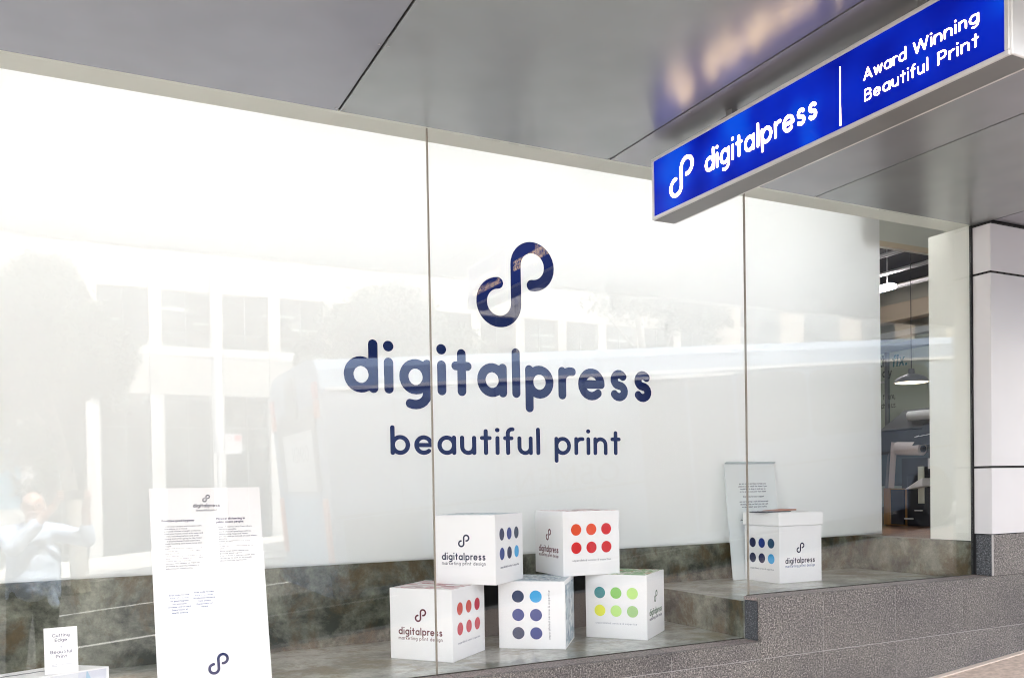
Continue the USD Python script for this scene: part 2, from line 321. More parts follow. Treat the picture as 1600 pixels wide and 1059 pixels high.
def granite(name, cols, rough):
    return mat(name, {
        'g': ('geometry', {}),
        'n1': ('noise_texture', {'scale': 118.0, 'detail': 3.0, 'roughness': 0.65}),
        'r1': ('rgb_ramp', {'ramp': [(0.36, cols[0]), (0.45, cols[1]), (0.55, cols[2]), (0.66, cols[3])]}),
        'v': ('voronoi_texture', {'scale': 150.0}),
        'rv': ('rgb_ramp', {'ramp': [(0.0, (0.55,) * 3), (0.5, (1.0,) * 3), (1.0, (1.3,) * 3)]}),
        'sx': ('separate_color', {}),
        'mu': ('mix_color', {'blend_type': 'multiply', 'fac': 0.9, 'use_clamp_result': False}),
        'n2': ('noise_texture', {'scale': 2.5, 'detail': 5.0}),
        'r2': ('rgb_ramp', {'ramp': [(0.3, (0.80, 0.78, 0.79)), (0.7, (1.14, 1.12, 1.06))]}),
        'oi': ('object_info', {}), 'mr': ('map_range', {'to_min': 0.88, 'to_max': 1.14}), 'm3': ('vector_math', {'math_type': 'scale'}),
        'm2': ('mix_color', {'blend_type': 'multiply', 'fac': 1.0, 'use_clamp_result': False}),
        'b': ('bump', {'strength': 0.25, 'distance': 0.003}),
        'p': ('principled_bsdf', {'roughness': rough})},
        [('g.position', 'n1.vector'), ('n1.fac', 'r1.fac'), ('g.position', 'v.vector'), ('v.color', 'sx.color'), ('sx.r', 'rv.fac'), ('r1.color', 'mu.a'), ('rv.color', 'mu.b'),
         ('g.position', 'n2.vector'), ('n2.fac', 'r2.fac'), ('mu.result', 'm2.a'), ('r2.color', 'm2.b'), ('oi.random', 'mr.value'), ('mr.result', 'm3.scale'), ('m2.result', 'm3.vector1'), ('m3.vector', 'p.base_color'), ('n1.fac', 'b.height'), ('b.normal', 'p.normal')],
        surface='p.BSDF')
granite('granite_pink', ((0.026, 0.025, 0.026), (0.105, 0.096, 0.093), (0.155, 0.142, 0.136), (0.36, 0.335, 0.32)), 0.6)
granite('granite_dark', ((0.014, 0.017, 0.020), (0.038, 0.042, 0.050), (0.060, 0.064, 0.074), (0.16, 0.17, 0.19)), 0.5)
granite('granite_cap', ((0.08, 0.07, 0.07), (0.19, 0.16, 0.155), (0.25, 0.21, 0.20), (0.36, 0.32, 0.31)), 0.55)
pbr('grout', (0.40, 0.38, 0.37), 0.8, vary=0.1, scale=20)
pbr('path_stone', (0.62, 0.48, 0.39), 0.75, vary=0.10, scale=30, bump=0.2, bscale=120, col2=(0.76, 0.61, 0.51))
pbr('path_edge', (0.76, 0.64, 0.55), 0.7, vary=0.06, scale=25)
pbr('asphalt', (0.105, 0.105, 0.105), 0.8, vary=0.25, scale=40, bump=0.3, bscale=150)
pbr('road_paint', (0.72, 0.72, 0.70), 0.6, vary=0.08, scale=20)
pbr('far_path', (0.55, 0.53, 0.50), 0.8, vary=0.1, scale=6)
pbr('ground_soil', (0.12, 0.115, 0.10), 0.9, vary=0.2, scale=0.6)
pbr('kerb_stone', (0.36, 0.35, 0.34), 0.75, vary=0.12, scale=12)

pbr('facade_cream', (0.50, 0.475, 0.42), 0.65, vary=0.03, scale=0.8)
pbr('facade_grey', (0.34, 0.34, 0.32), 0.7, vary=0.05, scale=0.8)
pbr('facade_white', (0.54, 0.54, 0.53), 0.6, vary=0.02)
pbr('facade_dark', (0.10, 0.11, 0.11), 0.5)
pbr('office_inner', (0.10, 0.105, 0.10), 0.8)
pbr('brick_tan', (0.36, 0.31, 0.25), 0.8, vary=0.1, scale=3)
pbr('bark', (0.30, 0.27, 0.22), 0.9, vary=0.25, scale=8, bump=0.5, bscale=30)
mat('leaf_green', {'oi': ('geometry', {}), 'r': ('rgb_ramp', {'ramp': [(0, (0.035, 0.065, 0.022)), (0.5, (0.065, 0.105, 0.035)), (1, (0.11, 0.14, 0.055))]}),
                   'p': ('principled_bsdf', {'roughness': 0.5}), 't': ('translucent_bsdf', {}), 'mx': ('mix_closure', {'fac': 0.3})},
    [('oi.random_per_island', 'r.fac'), ('r.color', 'p.base_color'), ('r.color', 't.color'), ('p.BSDF', 'mx.closure1'), ('t.BSDF', 'mx.closure2')], surface='mx.closure')
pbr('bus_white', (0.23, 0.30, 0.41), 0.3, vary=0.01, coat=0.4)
pbr('bus_rail', (0.78, 0.79, 0.80), 0.35)
pbr('bus_grey', (0.05, 0.055, 0.06), 0.4)
pbr('bus_seal', (0.03, 0.03, 0.032), 0.5)
pbr('bus_glass', (0.05, 0.06, 0.065), 0.06)
pbr('bus_red', (0.55, 0.03, 0.03), 0.25)
pbr('bus_orange', (0.70, 0.16, 0.02), 0.25)
pbr('bus_blue', (0.20, 0.34, 0.50), 0.35)
pbr('rubber', (0.02, 0.02, 0.02), 0.8)
pbr('pole_white', (0.70, 0.71, 0.74), 0.4, vary=0.03)
pbr('sign_red', (0.55, 0.02, 0.02), 0.5)
pbr('hoarding_blue', (0.04, 0.22, 0.34), 0.5)
pbr('skin', (0.52, 0.30, 0.22), 0.5, vary=0.05, scale=12)
pbr('hair_grey', (0.42, 0.40, 0.38), 0.8, vary=0.15, scale=60)
pbr('shirt_blue', (0.46, 0.58, 0.76), 0.8, vary=0.06, scale=9, bump=0.5, bscale=14)
pbr('trouser_dark', (0.012, 0.012, 0.013), 0.85, vary=0.2, scale=12)
pbr('shoe_dark', (0.03, 0.022, 0.018), 0.5)
pbr('phone_black', (0.02, 0.02, 0.022), 0.25)
pbr('timber', (0.40, 0.21, 0.06), 0.45, vary=0.15, scale=4, stretch=(8, 8, 1))
pbr('timber_floor', (0.16, 0.085, 0.05), 0.25, vary=0.3, scale=3, stretch=(6, 1, 1), coat=0.3)
pbr('machine_dark', (0.022, 0.023, 0.027), 0.4)
pbr('machine_grey', (0.17, 0.17, 0.175), 0.42)
pbr('machine_black', (0.010, 0.011, 0.016), 0.4)
pbr('machine_teal', (0.045, 0.075, 0.080), 0.5)
pbr('paper_roll', (0.62, 0.54, 0.50), 0.7, vary=0.05, scale=4)
pbr('paper_white', (0.74, 0.73, 0.72), 0.7)
pbr('paper_cream', (0.62, 0.63, 0.52), 0.7)
pbr('ceiling_black', (0.002, 0.002, 0.002), 0.9)
pbr('rail_white', (0.62, 0.61, 0.60), 0.5)
pbr('beam_tan', (0.56, 0.47, 0.33), 0.6)
pbr('inner_wall', (0.55, 0.54, 0.42), 0.7)
pbr('inner_grey', (0.30, 0.33, 0.34), 0.6)
pbr('lamp_grey', (0.16, 0.165, 0.18), 0.4)
pbr('teal_letter', (0.02, 0.13, 0.12), 0.5)
pbr('letter_black', (0.01, 0.01, 0.012), 0.5)
pbr('leaflet_dark', (0.02, 0.02, 0.025), 0.4)
pbr('leaflet_orange', (0.42, 0.15, 0.08), 0.4)
DOTS = {'navy': (0.004, 0.008, 0.06), 'navy2': (0.012, 0.03, 0.10), 'royal': (0.006, 0.03, 0.22), 'slate': (0.010, 0.022, 0.06), 'sky': (0.03, 0.36, 0.72), 'petrol': (0.015, 0.06, 0.13),
        'orange': (0.72, 0.065, 0.008), 'red': (0.60, 0.006, 0.008), 'crimson': (0.52, 0.012, 0.045), 'coral': (0.60, 0.07, 0.045),
        'teal': (0.0, 0.22, 0.24), 'leaf': (0.20, 0.55, 0.09), 'lime': (0.48, 0.78, 0.20), 'yellow': (0.80, 0.83, 0.02), 'sage': (0.34, 0.58, 0.22)}
for k, c in DOTS.items(): pbr('dot_' + k, c, 0.4)
def printed(name, cols, scale, stretch):
    return mat(name, {'g': ('texture_coordinate', {}), 'm': ('mapping', {'scale': stretch, 'rotation': (0.2, 0.3, 0.5)}), 'n': ('voronoi_texture', {'scale': scale, 'detail': 1.0}),
                      'sx': ('separate_color', {}), 'r': ('rgb_ramp', {'ramp': cols, 'interpolate': False}), 'p': ('principled_bsdf', {'roughness': 0.4})},
               [('g.object', 'm.vector'), ('m.vector', 'n.vector'), ('n.color', 'sx.color'), ('sx.r', 'r.fac'), ('r.color', 'p.base_color')], surface='p.BSDF')
printed('print_red', [(0, (0.72, 0.70, 0.70)), (0.45, (0.45, 0.10, 0.12)), (0.6, (0.74, 0.72, 0.72)), (0.8, (0.25, 0.10, 0.12)), (0.9, (0.55, 0.4, 0.42))], 26, (1, 0.35, 1))
printed('print_blue', [(0, (0.60, 0.66, 0.70)), (0.3, (0.25, 0.36, 0.45)), (0.5, (0.70, 0.74, 0.76)), (0.75, (0.06, 0.12, 0.22)), (0.88, (0.45, 0.52, 0.58))], 24, (1, 1, 0.5))
printed('print_green', [(0, (0.55, 0.60, 0.50)), (0.35, (0.14, 0.30, 0.10)), (0.55, (0.70, 0.72, 0.66)), (0.8, (0.40, 0.24, 0.12)), (0.9, (0.22, 0.40, 0.20))], 22, (0.5, 1, 1))
printed('print_figure', [(0, (0.70, 0.72, 0.76)), (0.5, (0.35, 0.52, 0.66)), (0.66, (0.05, 0.05, 0.20)), (0.75, (0.62, 0.64, 0.72))], 9, (1, 1, 0.3))

# ------------------------------------------------------------------ street setting
SL = 0.085                                                    # the street climbs to the right
gz = lambda x: 0.062 + SL * x
def slab(x0, x1, y0, y1, top, thick, n=1):
    xs = np.array([x0, x1]); p = [(x0, top(x0) - thick), (x1, top(x1) - thick), (x1, top(x1)), (x0, top(x0))]
    return prism(p, 'y', y0, y1)
struct('ground', slab(-400, 400, -400, 400, lambda x: gz(x) - 0.6, 0.4), 'ground_soil')
struct('road', slab(-120, 160, -15.2, -4.62, lambda x: gz(x) - 0.15, 0.4), 'asphalt')
struct('footpath', slab(-60, 80, -4.46, -0.170, gz, 0.5), 'path_stone')
struct('path_border', slab(-60, 80, -0.168, -0.129, lambda x: gz(x) + 0.006, 0.5), 'path_edge')
struct('kerb', slab(-60, 80, -4.618, -4.462, lambda x: gz(x) + 0.004, 0.6), 'kerb_stone')
struct('far_kerb', slab(-60, 80, -15.36, -15.202, lambda x: gz(x) + 0.002, 0.6), 'kerb_stone')
struct('far_footpath', slab(-60, 80, -19.9, -15.362, gz, 0.5), 'far_path')
for y in (-7.35, -10.55):
    for x0 in (-14, -7.2, -0.4, 6.4, 13.2, 20):
        tag(obj('lane_line', slab(x0, x0 + 4.2, y - 0.06, y + 0.06, lambda x: gz(x) - 0.146, 0.003), 'road_paint'), kind='structure')

# ------------------------------------------------------------------ granite plinth below the window
GY = -0.127; XE = 5.184
ZL, ZU, ZR, ZCOL = 0.80, 1.034, 1.246, 1.296                  # lower ledge, upper ledge, riser top, column base top
pl = thing('granite_plinth', 'speckled pink grey granite plinth that steps up under the shop window', 'plinth')
obj('backing', [bx(-6, 3.262, GY + 0.0022, -0.004, -1.0, ZL - 0.022), bx(3.280, 9, GY + 0.0022, -0.004, -1.0, ZU - 0.022)], 'grout', pl)
g = 0.0013
rows_low = [(-0.6, 0.115), (0.115, 0.41), (0.41, 0.705), (0.705, ZL)]
rows_up = [(-0.2, 0.115), (0.115, 0.41), (0.41, 0.705), (0.705, ZU)]
xl = [3.262 - 0.585 * k for k in range(14)][::-1]
xu = [3.262, 3.723, 4.305, 4.901, 5.49, 6.08, 6.66, 7.25, 7.84]
for a, b in zip(xl[:-1], xl[1:]):
    for z0, z1 in rows_low:
        if z1 > gz(a) - 0.1: obj('granite_panel', bx(a + g, b - g, GY, GY + 0.02, z0 + g, z1 - g, 0.0015), 'granite_pink', pl)
    obj('coping', bx(a + g, b - g, GY + 0.0215, 0.004, ZL - 0.02, ZL - 0.001, 0.002), 'granite_cap', pl)
for a, b in zip(xu[:-1], xu[1:]):
    for z0, z1 in rows_up:
        if z1 > gz(a) - 0.1: obj('granite_panel', bx(a + g, b - g, GY, GY + 0.02, z0 + g, z1 - g, 0.0015), 'granite_pink', pl)
    if a < 5: obj('coping', bx(a + g, min(b, XE) - g, GY + 0.0215, 0.004, ZU - 0.02, ZU - 0.001, 0.002), 'granite_cap', pl)
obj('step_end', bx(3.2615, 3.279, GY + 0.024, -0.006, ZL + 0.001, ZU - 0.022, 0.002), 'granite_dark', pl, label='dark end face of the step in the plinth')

# ------------------------------------------------------------------ clad column at the right of the window
co = thing('clad_column', 'pale metal clad column with black joints on a granite base beside the window', 'column', (XE, GY, 0))
jt = 0.007
zs = [(ZCOL + 0.004, 1.725 - jt), (1.725 + jt, 2.954 - jt), (2.954 + jt, 3.256)]
for z0, z1 in zs:
    obj('front_panel', bx(0.0, 1.30, 0.0, 0.004, z0, z1, 0.001), 'clad_white', co)
    obj('side_panel', bx(0.0, 0.004, 0.0045, 0.122, z0, z1, 0.001), 'clad_white', co)
obj('core', bx(0.006, 1.29, 0.006, 0.30, ZU, 3.2725), 'black_joint', co)
for k in range(2):
    obj('base_front_panel', bx(0.012 + 0.585 * k + g, 0.012 + 0.585 * (k + 1) - g, -0.0005, 0.004, ZU + g, ZCOL - g, 0.001), 'granite_pink', co)
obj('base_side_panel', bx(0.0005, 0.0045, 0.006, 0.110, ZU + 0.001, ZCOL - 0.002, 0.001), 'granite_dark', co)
obj('base_corner', bx(0.001, 0.0115, -0.001, 0.0055, ZU + 0.001, ZCOL - 0.001), 'grout', co)

# ------------------------------------------------------------------ shop building: walls, ceiling, inner floor
YB = 0.967
sb = thing('shop_building', 'shop building behind the glazed display window, dark ceiling inside', 'building', (0, 0, 0))
obj('upper_wall', bx(-6, 5.0, 0.0, 0.30, 3.70, 5.3), 'facade_grey', sb)  # unseen; kept low so the sun reaches the person
obj('upper_wall', bx(5.002, 26, 0.0, 0.30, 3.70, 15.0), 'facade_grey', sb)  # unseen; height made up to shade the bus
obj('roof', bx(-6, 5.0, 0.31, 12.0, 5.0, 5.3), 'facade_grey', sb)
obj('roof', bx(5.002, 26, 0.31, 12.0, 14.7, 15.0), 'facade_grey', sb)  # unseen, raised with the tall wall that shades the bus
obj('bulkhead', bx(-3.0, XE + 1.4, 0.014, 0.172, 3.282, 3.69), 'bulkhead', sb)
obj('display_ceiling', bx(-3.0, XE + 0.8, 0.174, YB + 0.05, 4.02, 4.08), 'bulkhead', sb)
obj('header', bx(XE + 0.10, 11.2, YB + 0.052, YB + 0.14, 3.458, 4.9), 'bulkhead', sb)
obj('header_trim', bx(XE + 0.10, 11.2, YB + 0.040, YB + 0.051, 3.440, 3.478), 'beam_tan', sb)
obj('end_pillar', bx(XE + 0.004, XE + 0.12, 0.018, 0.322, ZR + 0.004, 3.281), 'white_wall', sb)
obj('left_wall', bx(-3.2, -3.02, 0.0, 9.0, 0.3, 4.9), 'white_wall', sb)
obj('right_wall', bx(11.2, 11.4, 0.30, 9.0, 0.3, 4.9), 'inner_wall', sb)
obj('right_return', bx(XE + 1.31, 11.2, 0.0, 0.29, 0.3, 3.69), 'white_wall', sb)
obj('cross_wall', bx(5.95, 6.05, 1.55, 8.79, ZR, 4.61), 'block_wall_grey', sb)  # unseen wall added to keep shop light off the visible interior
obj('back_wall', bx(-3.0, 11.19, 8.8, 9.0, 0.9, 4.9), 'inner_grey', sb)
obj('ceiling', bx(-3.0, 11.19, YB + 0.15, 8.79, 4.62, 4.72), 'ceiling_black', sb)
obj('inner_floor', bx(XE + 0.13, 11.19, 0.30, 8.79, 1.12, ZR - 0.001), 'timber_floor', sb)
obj('inner_floor', bx(-3.0, XE + 0.12, YB + 0.25, 8.79, 1.12, ZR - 0.001), 'timber_floor', sb)

# ------------------------------------------------------------------ display platform: floors, riser, end upstand
dp = thing('display_platform', 'stained polished concrete display floor with a low riser behind the glass', 'platform', (0, 0, 0))
obj('lower_floor', bx(-3.0, 3.268, 0.013, YB + 0.24, 0.5, ZL), 'concrete_floor', dp)
obj('upper_floor', bx(3.270, XE + 0.02, 0.013, YB + 0.24, 0.5, 1.003), 'concrete_floor', dp)
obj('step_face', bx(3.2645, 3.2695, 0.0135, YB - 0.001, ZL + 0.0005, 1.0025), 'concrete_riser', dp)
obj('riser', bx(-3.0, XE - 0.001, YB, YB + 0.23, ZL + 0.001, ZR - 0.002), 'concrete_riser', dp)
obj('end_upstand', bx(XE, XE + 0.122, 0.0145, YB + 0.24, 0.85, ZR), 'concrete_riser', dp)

# ------------------------------------------------------------------ white blind with the large lettering
bl = thing('window_blind', 'white backdrop blind with big navy lettering filling the shop window', 'blind', (0, YB, 0))
obj('fabric', bx(-2.99, 5.485, 0.006, 0.012, 1.2445, 4.015), 'blind_fabric', bl)
obj('bottom_bar', bx(-2.99, 5.485, 0.0045, 0.0135, 1.2305 + 0.016, 1.2445 + 0.012), 'blind_fabric', bl)
LF = ((0, 0.006, 0), (1, 0, 0), (0, 0, 1))
sy = affinity.translate(symbol(0.527), 2.389, 2.862)
obj('symbol', shape_mesh(sy, *LF, 0.0012), 'navy_vinyl', bl)
obj('wordmark', shape_mesh(affinity.translate(text('digitalpress', 2.046, 0.2, 0.265), 1.325, 2.184), *LF, 0.0012), 'navy_vinyl', bl)
obj('tagline', shape_mesh(affinity.translate(text('beautiful print', 1.538, 0.112, 0.215, gap=0.2), 1.583, 1.842), *LF, 0.0012), 'navy_vinyl', bl)

# the lamp that washes the blind, hidden above the glass
st = thing('strip_lamp', 'long slim strip lamp in the slot above the window washing the white blind', 'lamp', (0, 0.21, 3.50))
obj('housing', bx(-2.9, 5.1, -0.036, -0.014, -0.03, 0.03, 0.004), 'rail_white', st)
obj('diffuser', bx(-2.88, 5.08, -0.013, 0.0, -0.024, 0.024, 0.004), 'strip_light', st)

# ------------------------------------------------------------------ glazing
XJ = [-2.236, -0.39, 1.456, 3.301, 5.176]
dw = thing('shop_window', 'frameless shop window of tall clear glass sheets reflecting the street', 'window', (0, 0, 0))
for k in range(4):
    zb = ZL + 0.0008 if XJ[k + 1] < 3.2 else ZU + 0.0008
    a, b = XJ[k] + 0.0035, XJ[k + 1] - 0.0035
    if k == 2:
        obj('pane', prism([(a, ZL + 0.0008), (3.2605, ZL + 0.0008), (3.2605, ZU + 0.0008), (b, ZU + 0.0008), (b, 3.2715), (a, 3.2715)], 'y', 0.0, 0.012), 'shop_glass', dw)
    else:
        obj('pane', bx(a, b, 0.0, 0.012, zb, 3.2715), 'shop_glass', dw)
for x, zb in ((-0.39, ZL), (1.456, ZL), (3.301, ZU)):
    obj('joint_seal', bx(x - 0.0032, x + 0.0032, 0.001, 0.011, zb + 0.001, 3.2712), 'seal_clear', dw)
obj('end_seal', bx(5.1735, XE - 0.001, -0.003, 0.012, ZU + 0.001, 3.2712), 'black_joint', dw)
for a, b, z in ((-2.23, 3.258, ZL), (3.28, XE - 0.02, ZU)):
    obj('sill_seal', bx(a, b, -0.0035, -0.0002, z - 0.0005, z + 0.004), 'seal_dark', dw)

# ------------------------------------------------------------------ canopy
cn = thing('canopy', 'street canopy with grey metal soffit panels and thin black joints', 'canopy', (0, 0, 3.273))
obj('deck', bx(-6, 13, -2.49, -0.004, 0.0085, 0.16), 'black_joint', cn)
obj('fascia', bx(-6, 13, -2.52, -2.492, -0.02, 0.18, 0.004), 'sign_metal_light', cn)
jx = [-4.5, -3.115, -1.725, -0.337, 1.048, 2.424, 3.817, 5.200, 6.585, 7.97, 9.4]
for k, (a, b) in enumerate(zip(jx[:-1], jx[1:])):
    obj('soffit_panel', bx(a + 0.005, b - 0.005, -2.489, -0.0045 if b < 5.3 else GY - 0.008, 0.0, 0.008, 0.001), 'soffit_metal_' + 'abccabcbac'[(k + 1) % 10] if k != 3 else 'soffit_metal_a', cn)
    for xx in (a + 0.018, b - 0.018):
        for yy in (-0.03, -0.62):
            obj('rivet', lathe([(0, 0.001), (0.004, 0.001), (0.005, -0.0005), (0.003, -0.0022), (0, -0.0025)], 8, (xx, yy, 0)), 'steel_grey', cn)

dl = thing('downlight', 'warm recessed downlight in the canopy soffit at the far left', 'lamp', (-0.55, -0.85, 3.273))
obj('trim_ring', lathe([(0.050, -0.004), (0.068, -0.004), (0.070, -0.0005), (0.050, -0.0005), (0.050, -0.004)], 28), 'sign_metal_light', dl)
obj('lens', lathe([(0.0, -0.003), (0.049, -0.003), (0.049, -0.0006), (0.0, -0.0006)], 28), 'down_glow', dl)

# ------------------------------------------------------------------ blue projecting light box sign
sg = thing('blue_sign', 'illuminated blue box sign with white lettering hung under the canopy', 'sign', (2.52, -0.227, 2.922), rotz=0.57)
SLN, SH, SD = 1.787, 0.293, 0.141
fr = 0.016
obj('housing', [bx(0.012, SD - 0.012, -SLN, 0.0, 0.0, 0.012), bx(0.012, SD - 0.012, -SLN, 0.0, SH - 0.012, SH), bx(0.012, SD - 0.012, -0.012, 0.0, 0.0125, SH - 0.0125)], 'sign_metal', sg)
obj('end_cap', bx(0.008, SD - 0.008, -SLN - 0.006, -SLN + 0.012, 0.001, SH - 0.001, 0.003), 'sign_metal_light', sg)
for xx in (0.0, SD - 0.0118):
    obj('frame', [bx(xx, xx + 0.0118, -SLN, 0.0, 0.0, fr, 0.002), bx(xx, xx + 0.0118, -SLN, 0.0, SH - fr, SH, 0.002), bx(xx, xx + 0.0118, -fr, 0, fr + 0.0005, SH - fr - 0.0005, 0.002), bx(xx, xx + 0.0118, -SLN, -SLN + fr, fr + 0.0005, SH - fr - 0.0005, 0.002)], 'sign_metal_light', sg)
obj('blue_face', bx(0.003, 0.009, -SLN + fr + 0.0005, -fr - 0.0005, fr + 0.0005, SH - fr - 0.0005), 'sign_blue', sg)
obj('rear_face', bx(SD - 0.009, SD - 0.003, -SLN + fr + 0.0005, -fr - 0.0005, fr + 0.0005, SH - fr - 0.0005), 'sign_blue', sg)
FS = ((0.003, 0, 0), (0, -1, 0), (0, 0, 1))
RS = ((SD - 0.003, -SLN, 0), (0, 1, 0), (0, 0, 1))
for O, U, V in (FS, RS):
    obj('symbol', shape_mesh(affinity.translate(affinity.scale(symbol(0.168, 0.50), 1.06, 1), 0.224, 0.140), O, U, V, 0.0015), 'sign_letter', sg)
    obj('wordmark', shape_mesh(affinity.translate(text('digitalpress', 0.648, 0.068, 0.215), 0.390, 0.097), O, U, V, 0.0015), 'sign_letter', sg)
    obj('divider', shape_mesh(shapely.box(1.143, 0.026, 1.149, 0.240), O, U, V, 0.0015), 'sign_letter', sg)
    for s_, w_, x_, y_ in (('Award', 0.176, 1.251, 0.143), ('Winning', 0.236, 1.454, 0.143), ('Beautiful', 0.256, 1.254, 0.070), ('Print', 0.145, 1.544, 0.070)):
        obj('word', shape_mesh(affinity.translate(text(s_, w_, 0.0305, 0.18, gap=0.2), x_, y_), O, U, V, 0.0015), 'sign_letter', sg)
for yy in (-0.49, -1.45):
    obj('bracket', [bx(0.03, SD - 0.03, yy - 0.03, yy + 0.03, SH + 0.0005, SH + 0.022, 0.002), bx(0.055, SD - 0.055, yy - 0.018, yy + 0.018, SH + 0.023, 3.2725 - 2.922)], 'sign_metal', sg)

# ------------------------------------------------------------------ white cubes with coloured dots
S = 0.355
def logo_on(parent, O, U, V, m, tm):
    obj('symbol', shape_mesh(affinity.translate(symbol(0.066), 0.177, 0.223), O, U, V, 0.0006), m, parent)
    obj('wordmark', shape_mesh(affinity.translate(text('digitalpress', 0.250, 0.0262, 0.25), 0.049, 0.124), O, U, V, 0.0006), m, parent)
    obj('tagline', shape_mesh(affinity.translate(text('marketing print design', 0.250, 0.0125, 0.19, gap=0.3, seg=2), 0.049, 0.0985), O, U, V, 0.0006), tm, parent)
def cube(label, loc, rotz, logo, dots, cols, ink, ink2, strap, top, portrait=False, size=(S, S, S), side_print=None, tagdots=0.055, back=False):
    """logo and dots name the face: L faces left of the near corner, R right of it. Local origin: the near bottom corner."""
    t = thing('display_cube', label, 'display cube', loc, rotz)
    w, d, h = size
    body = m3.Manifold.cube((w, d, h))
    c = 0.0015
    body = m3.Manifold.hull_points([(x, y, z) for x, y, z in bx(0, w, 0, d, 0, h, c).vertices])
    faces = {'R': ((0, 0, 0), (1, 0, 0), (0, 0, 1)), 'L': ((0, d, 0), (0, -1, 0), (0, 0, 1))}
    O, U, V = (np.array(q, float) for q in faces[dots]); N = np.cross(U, V)
    us, vs = ((0.105, 0.200), (0.275, 0.178, 0.082)) if portrait else ((0.083, 0.1775, 0.272), (0.253, 0.153))
    cut = []; places = [(u, v) for v in vs for u in us]
    fl = w if dots == 'R' else d
    for u, v in places:
        m = shape_mesh(disc(u * fl / S, v, 0.0325, 10), O, U, V, 0.01, -0.004)
        cut.append(m3.Manifold(m3.Mesh(m.vertices.astype(np.float32), m.faces.astype(np.uint32))))
    hollow = body
    for q in cut:
        if q.volume() > 0: hollow = hollow - q
    obj('carton', hollow, 'card_white', t)
    for (u, v), col in zip(places, cols):
        obj('dot', shape_mesh(disc(u * fl / S, v, 0.0321, 10), O, U, V, 0.002, -0.0038), 'dot_' + col, t)
    if portrait:
        tx = affinity.rotate(text('unparalleled service & expertise', 0.258, 0.0078, 0.17, gap=0.34, seg=2), 90, origin=(0, 0))
        obj('strapline', shape_mesh(affinity.translate(tx, 0.275, 0.05), O, U, V, 0.0006), strap, t)
    else:
        obj('strapline', shape_mesh(affinity.translate(text('unparalleled service & expertise', 0.24 * fl / S, 0.0075, 0.17, gap=0.34, seg=2), 0.058 * fl / S, 0.079), O, U, V, 0.0006), strap, t)
    if logo:
        O2, U2, V2 = faces[logo]
        if logo == 'L' and d != S: O2 = (0, d, 0)
        logo_on(t, O2, U2, V2, ink, ink2)
    if side_print: obj('printed_side', bx(0.012, w - 0.006, -0.0006, -0.0001, 0.01, h - 0.02), side_print, t)
    if top: obj('printed_top', bx(0.008, w - 0.008, 0.008, d - 0.008, h + 0.0001, h + 0.0007), top, t)
    return t
cube('white cube with red dots, bottom left of the stack of five', (1.624, 0.217, ZL + 0.0005), 39, 'L', 'R', ['coral', 'coral', 'crimson', 'crimson', 'crimson', 'crimson'], 'ink_maroon', 'ink_maroon', 'ink_pale', 'print_red')
cube('white cube with six blue dots in two columns, bottom middle of the stack', (2.263, 0.226, ZL + 0.0005), 52, None, 'L', ['navy2', 'sky', 'royal', 'royal', 'navy2', 'royal'], 'ink_dark', 'ink_dark', 'ink_dark', 'print_blue', portrait=True, side_print='print_blue')
cube('white cube with green and yellow dots, bottom right of the stack', (2.776, 0.222, ZL + 0.0005), 38.5, 'R', 'L', ['teal', 'leaf', 'lime', 'yellow', 'lime', 'sage'], 'ink_green', 'ink_grey', 'ink_pale', 'print_green')
cube('white cube with navy lettering and dark blue dots, upper left of the stack', (1.885, 0.262, ZL + S + 0.0015), 40, 'L', 'R', ['navy', 'royal', 'slate', 'royal', 'navy', 'sky'], 'ink_dark', 'ink_dark', 'ink_dark', 'print_blue')
cube('white cube with bright orange and red dots, upper right of the stack', (2.370, 0.425, ZL + S + 0.0015), -3, 'L', 'R', ['orange', 'orange', 'red', 'red', 'red', 'red'], 'ink_maroon', 'ink_maroon', 'ink_grey', 'print_red')
bF = cube('white cube with a separate lid standing alone on the upper display floor', (4.01, 0.512, 1.0035), -1.5, 'R', 'L', ['navy', 'royal', 'petrol', 'navy', 'navy', 'sky'], 'ink_dark', 'ink_blue', 'ink_grey', None, size=(0.357, 0.330, 0.366))
obj('lid', bx(-0.009, 0.366, -0.009, 0.339, 0.3675, 0.452, 0.003), 'lid_white', bF)

lf = thing('leaflets', 'dark and orange leaflets lying on the lid of the lone white cube', 'leaflets', (4.02, 0.60, 1.0035 + 0.4523), rotz=6)
obj('dark_leaflet', bx(-0.04, 0.20, 0.0, 0.14, 0.0, 0.006), 'leaflet_dark', lf)
obj('orange_leaflet', prism([(0.10, 0.0065), (0.29, 0.0065), (0.29, 0.016), (0.12, 0.010)], 'y', 0.03, 0.16), 'leaflet_orange', lf)

# pale board leaning behind the lone cube
bd = thing('notice_board', 'pale blue grey folded notice board leaning on the blind behind the lone cube', 'board', (4.13, 0.84, 1.0035))
H = 0.775; tilt = 0.08
panel = trimesh.Trimesh([(x, y0 + dy, z) for x, (y0, z) in [(a, b) for a in (-0.215, 0.225) for b in ((0.0, 0.0), (tilt, H))] for dy in (0, 0.006)],
                        process=False).convex_hull
obj('panel', panel, 'board_cool', bd)
obj('top_flap', trimesh.Trimesh([(-0.215, tilt - 0.004, H + 0.001), (0.225, tilt - 0.004, H + 0.001), (-0.165, tilt + 0.035, H + 0.012), (0.275, tilt + 0.035, H + 0.012), (-0.215, tilt - 0.004, H + 0.006), (0.225, tilt - 0.004, H + 0.006), (-0.165, tilt + 0.035, H + 0.017), (0.275, tilt + 0.035, H + 0.017)], process=False).convex_hull, 'board_edge', bd)
nn = np.array([0, tilt, H]) / math.hypot(tilt, H)
bo = (np.array([0.0, -0.0002, 0.0]), np.array([1.0, 0, 0]), nn)
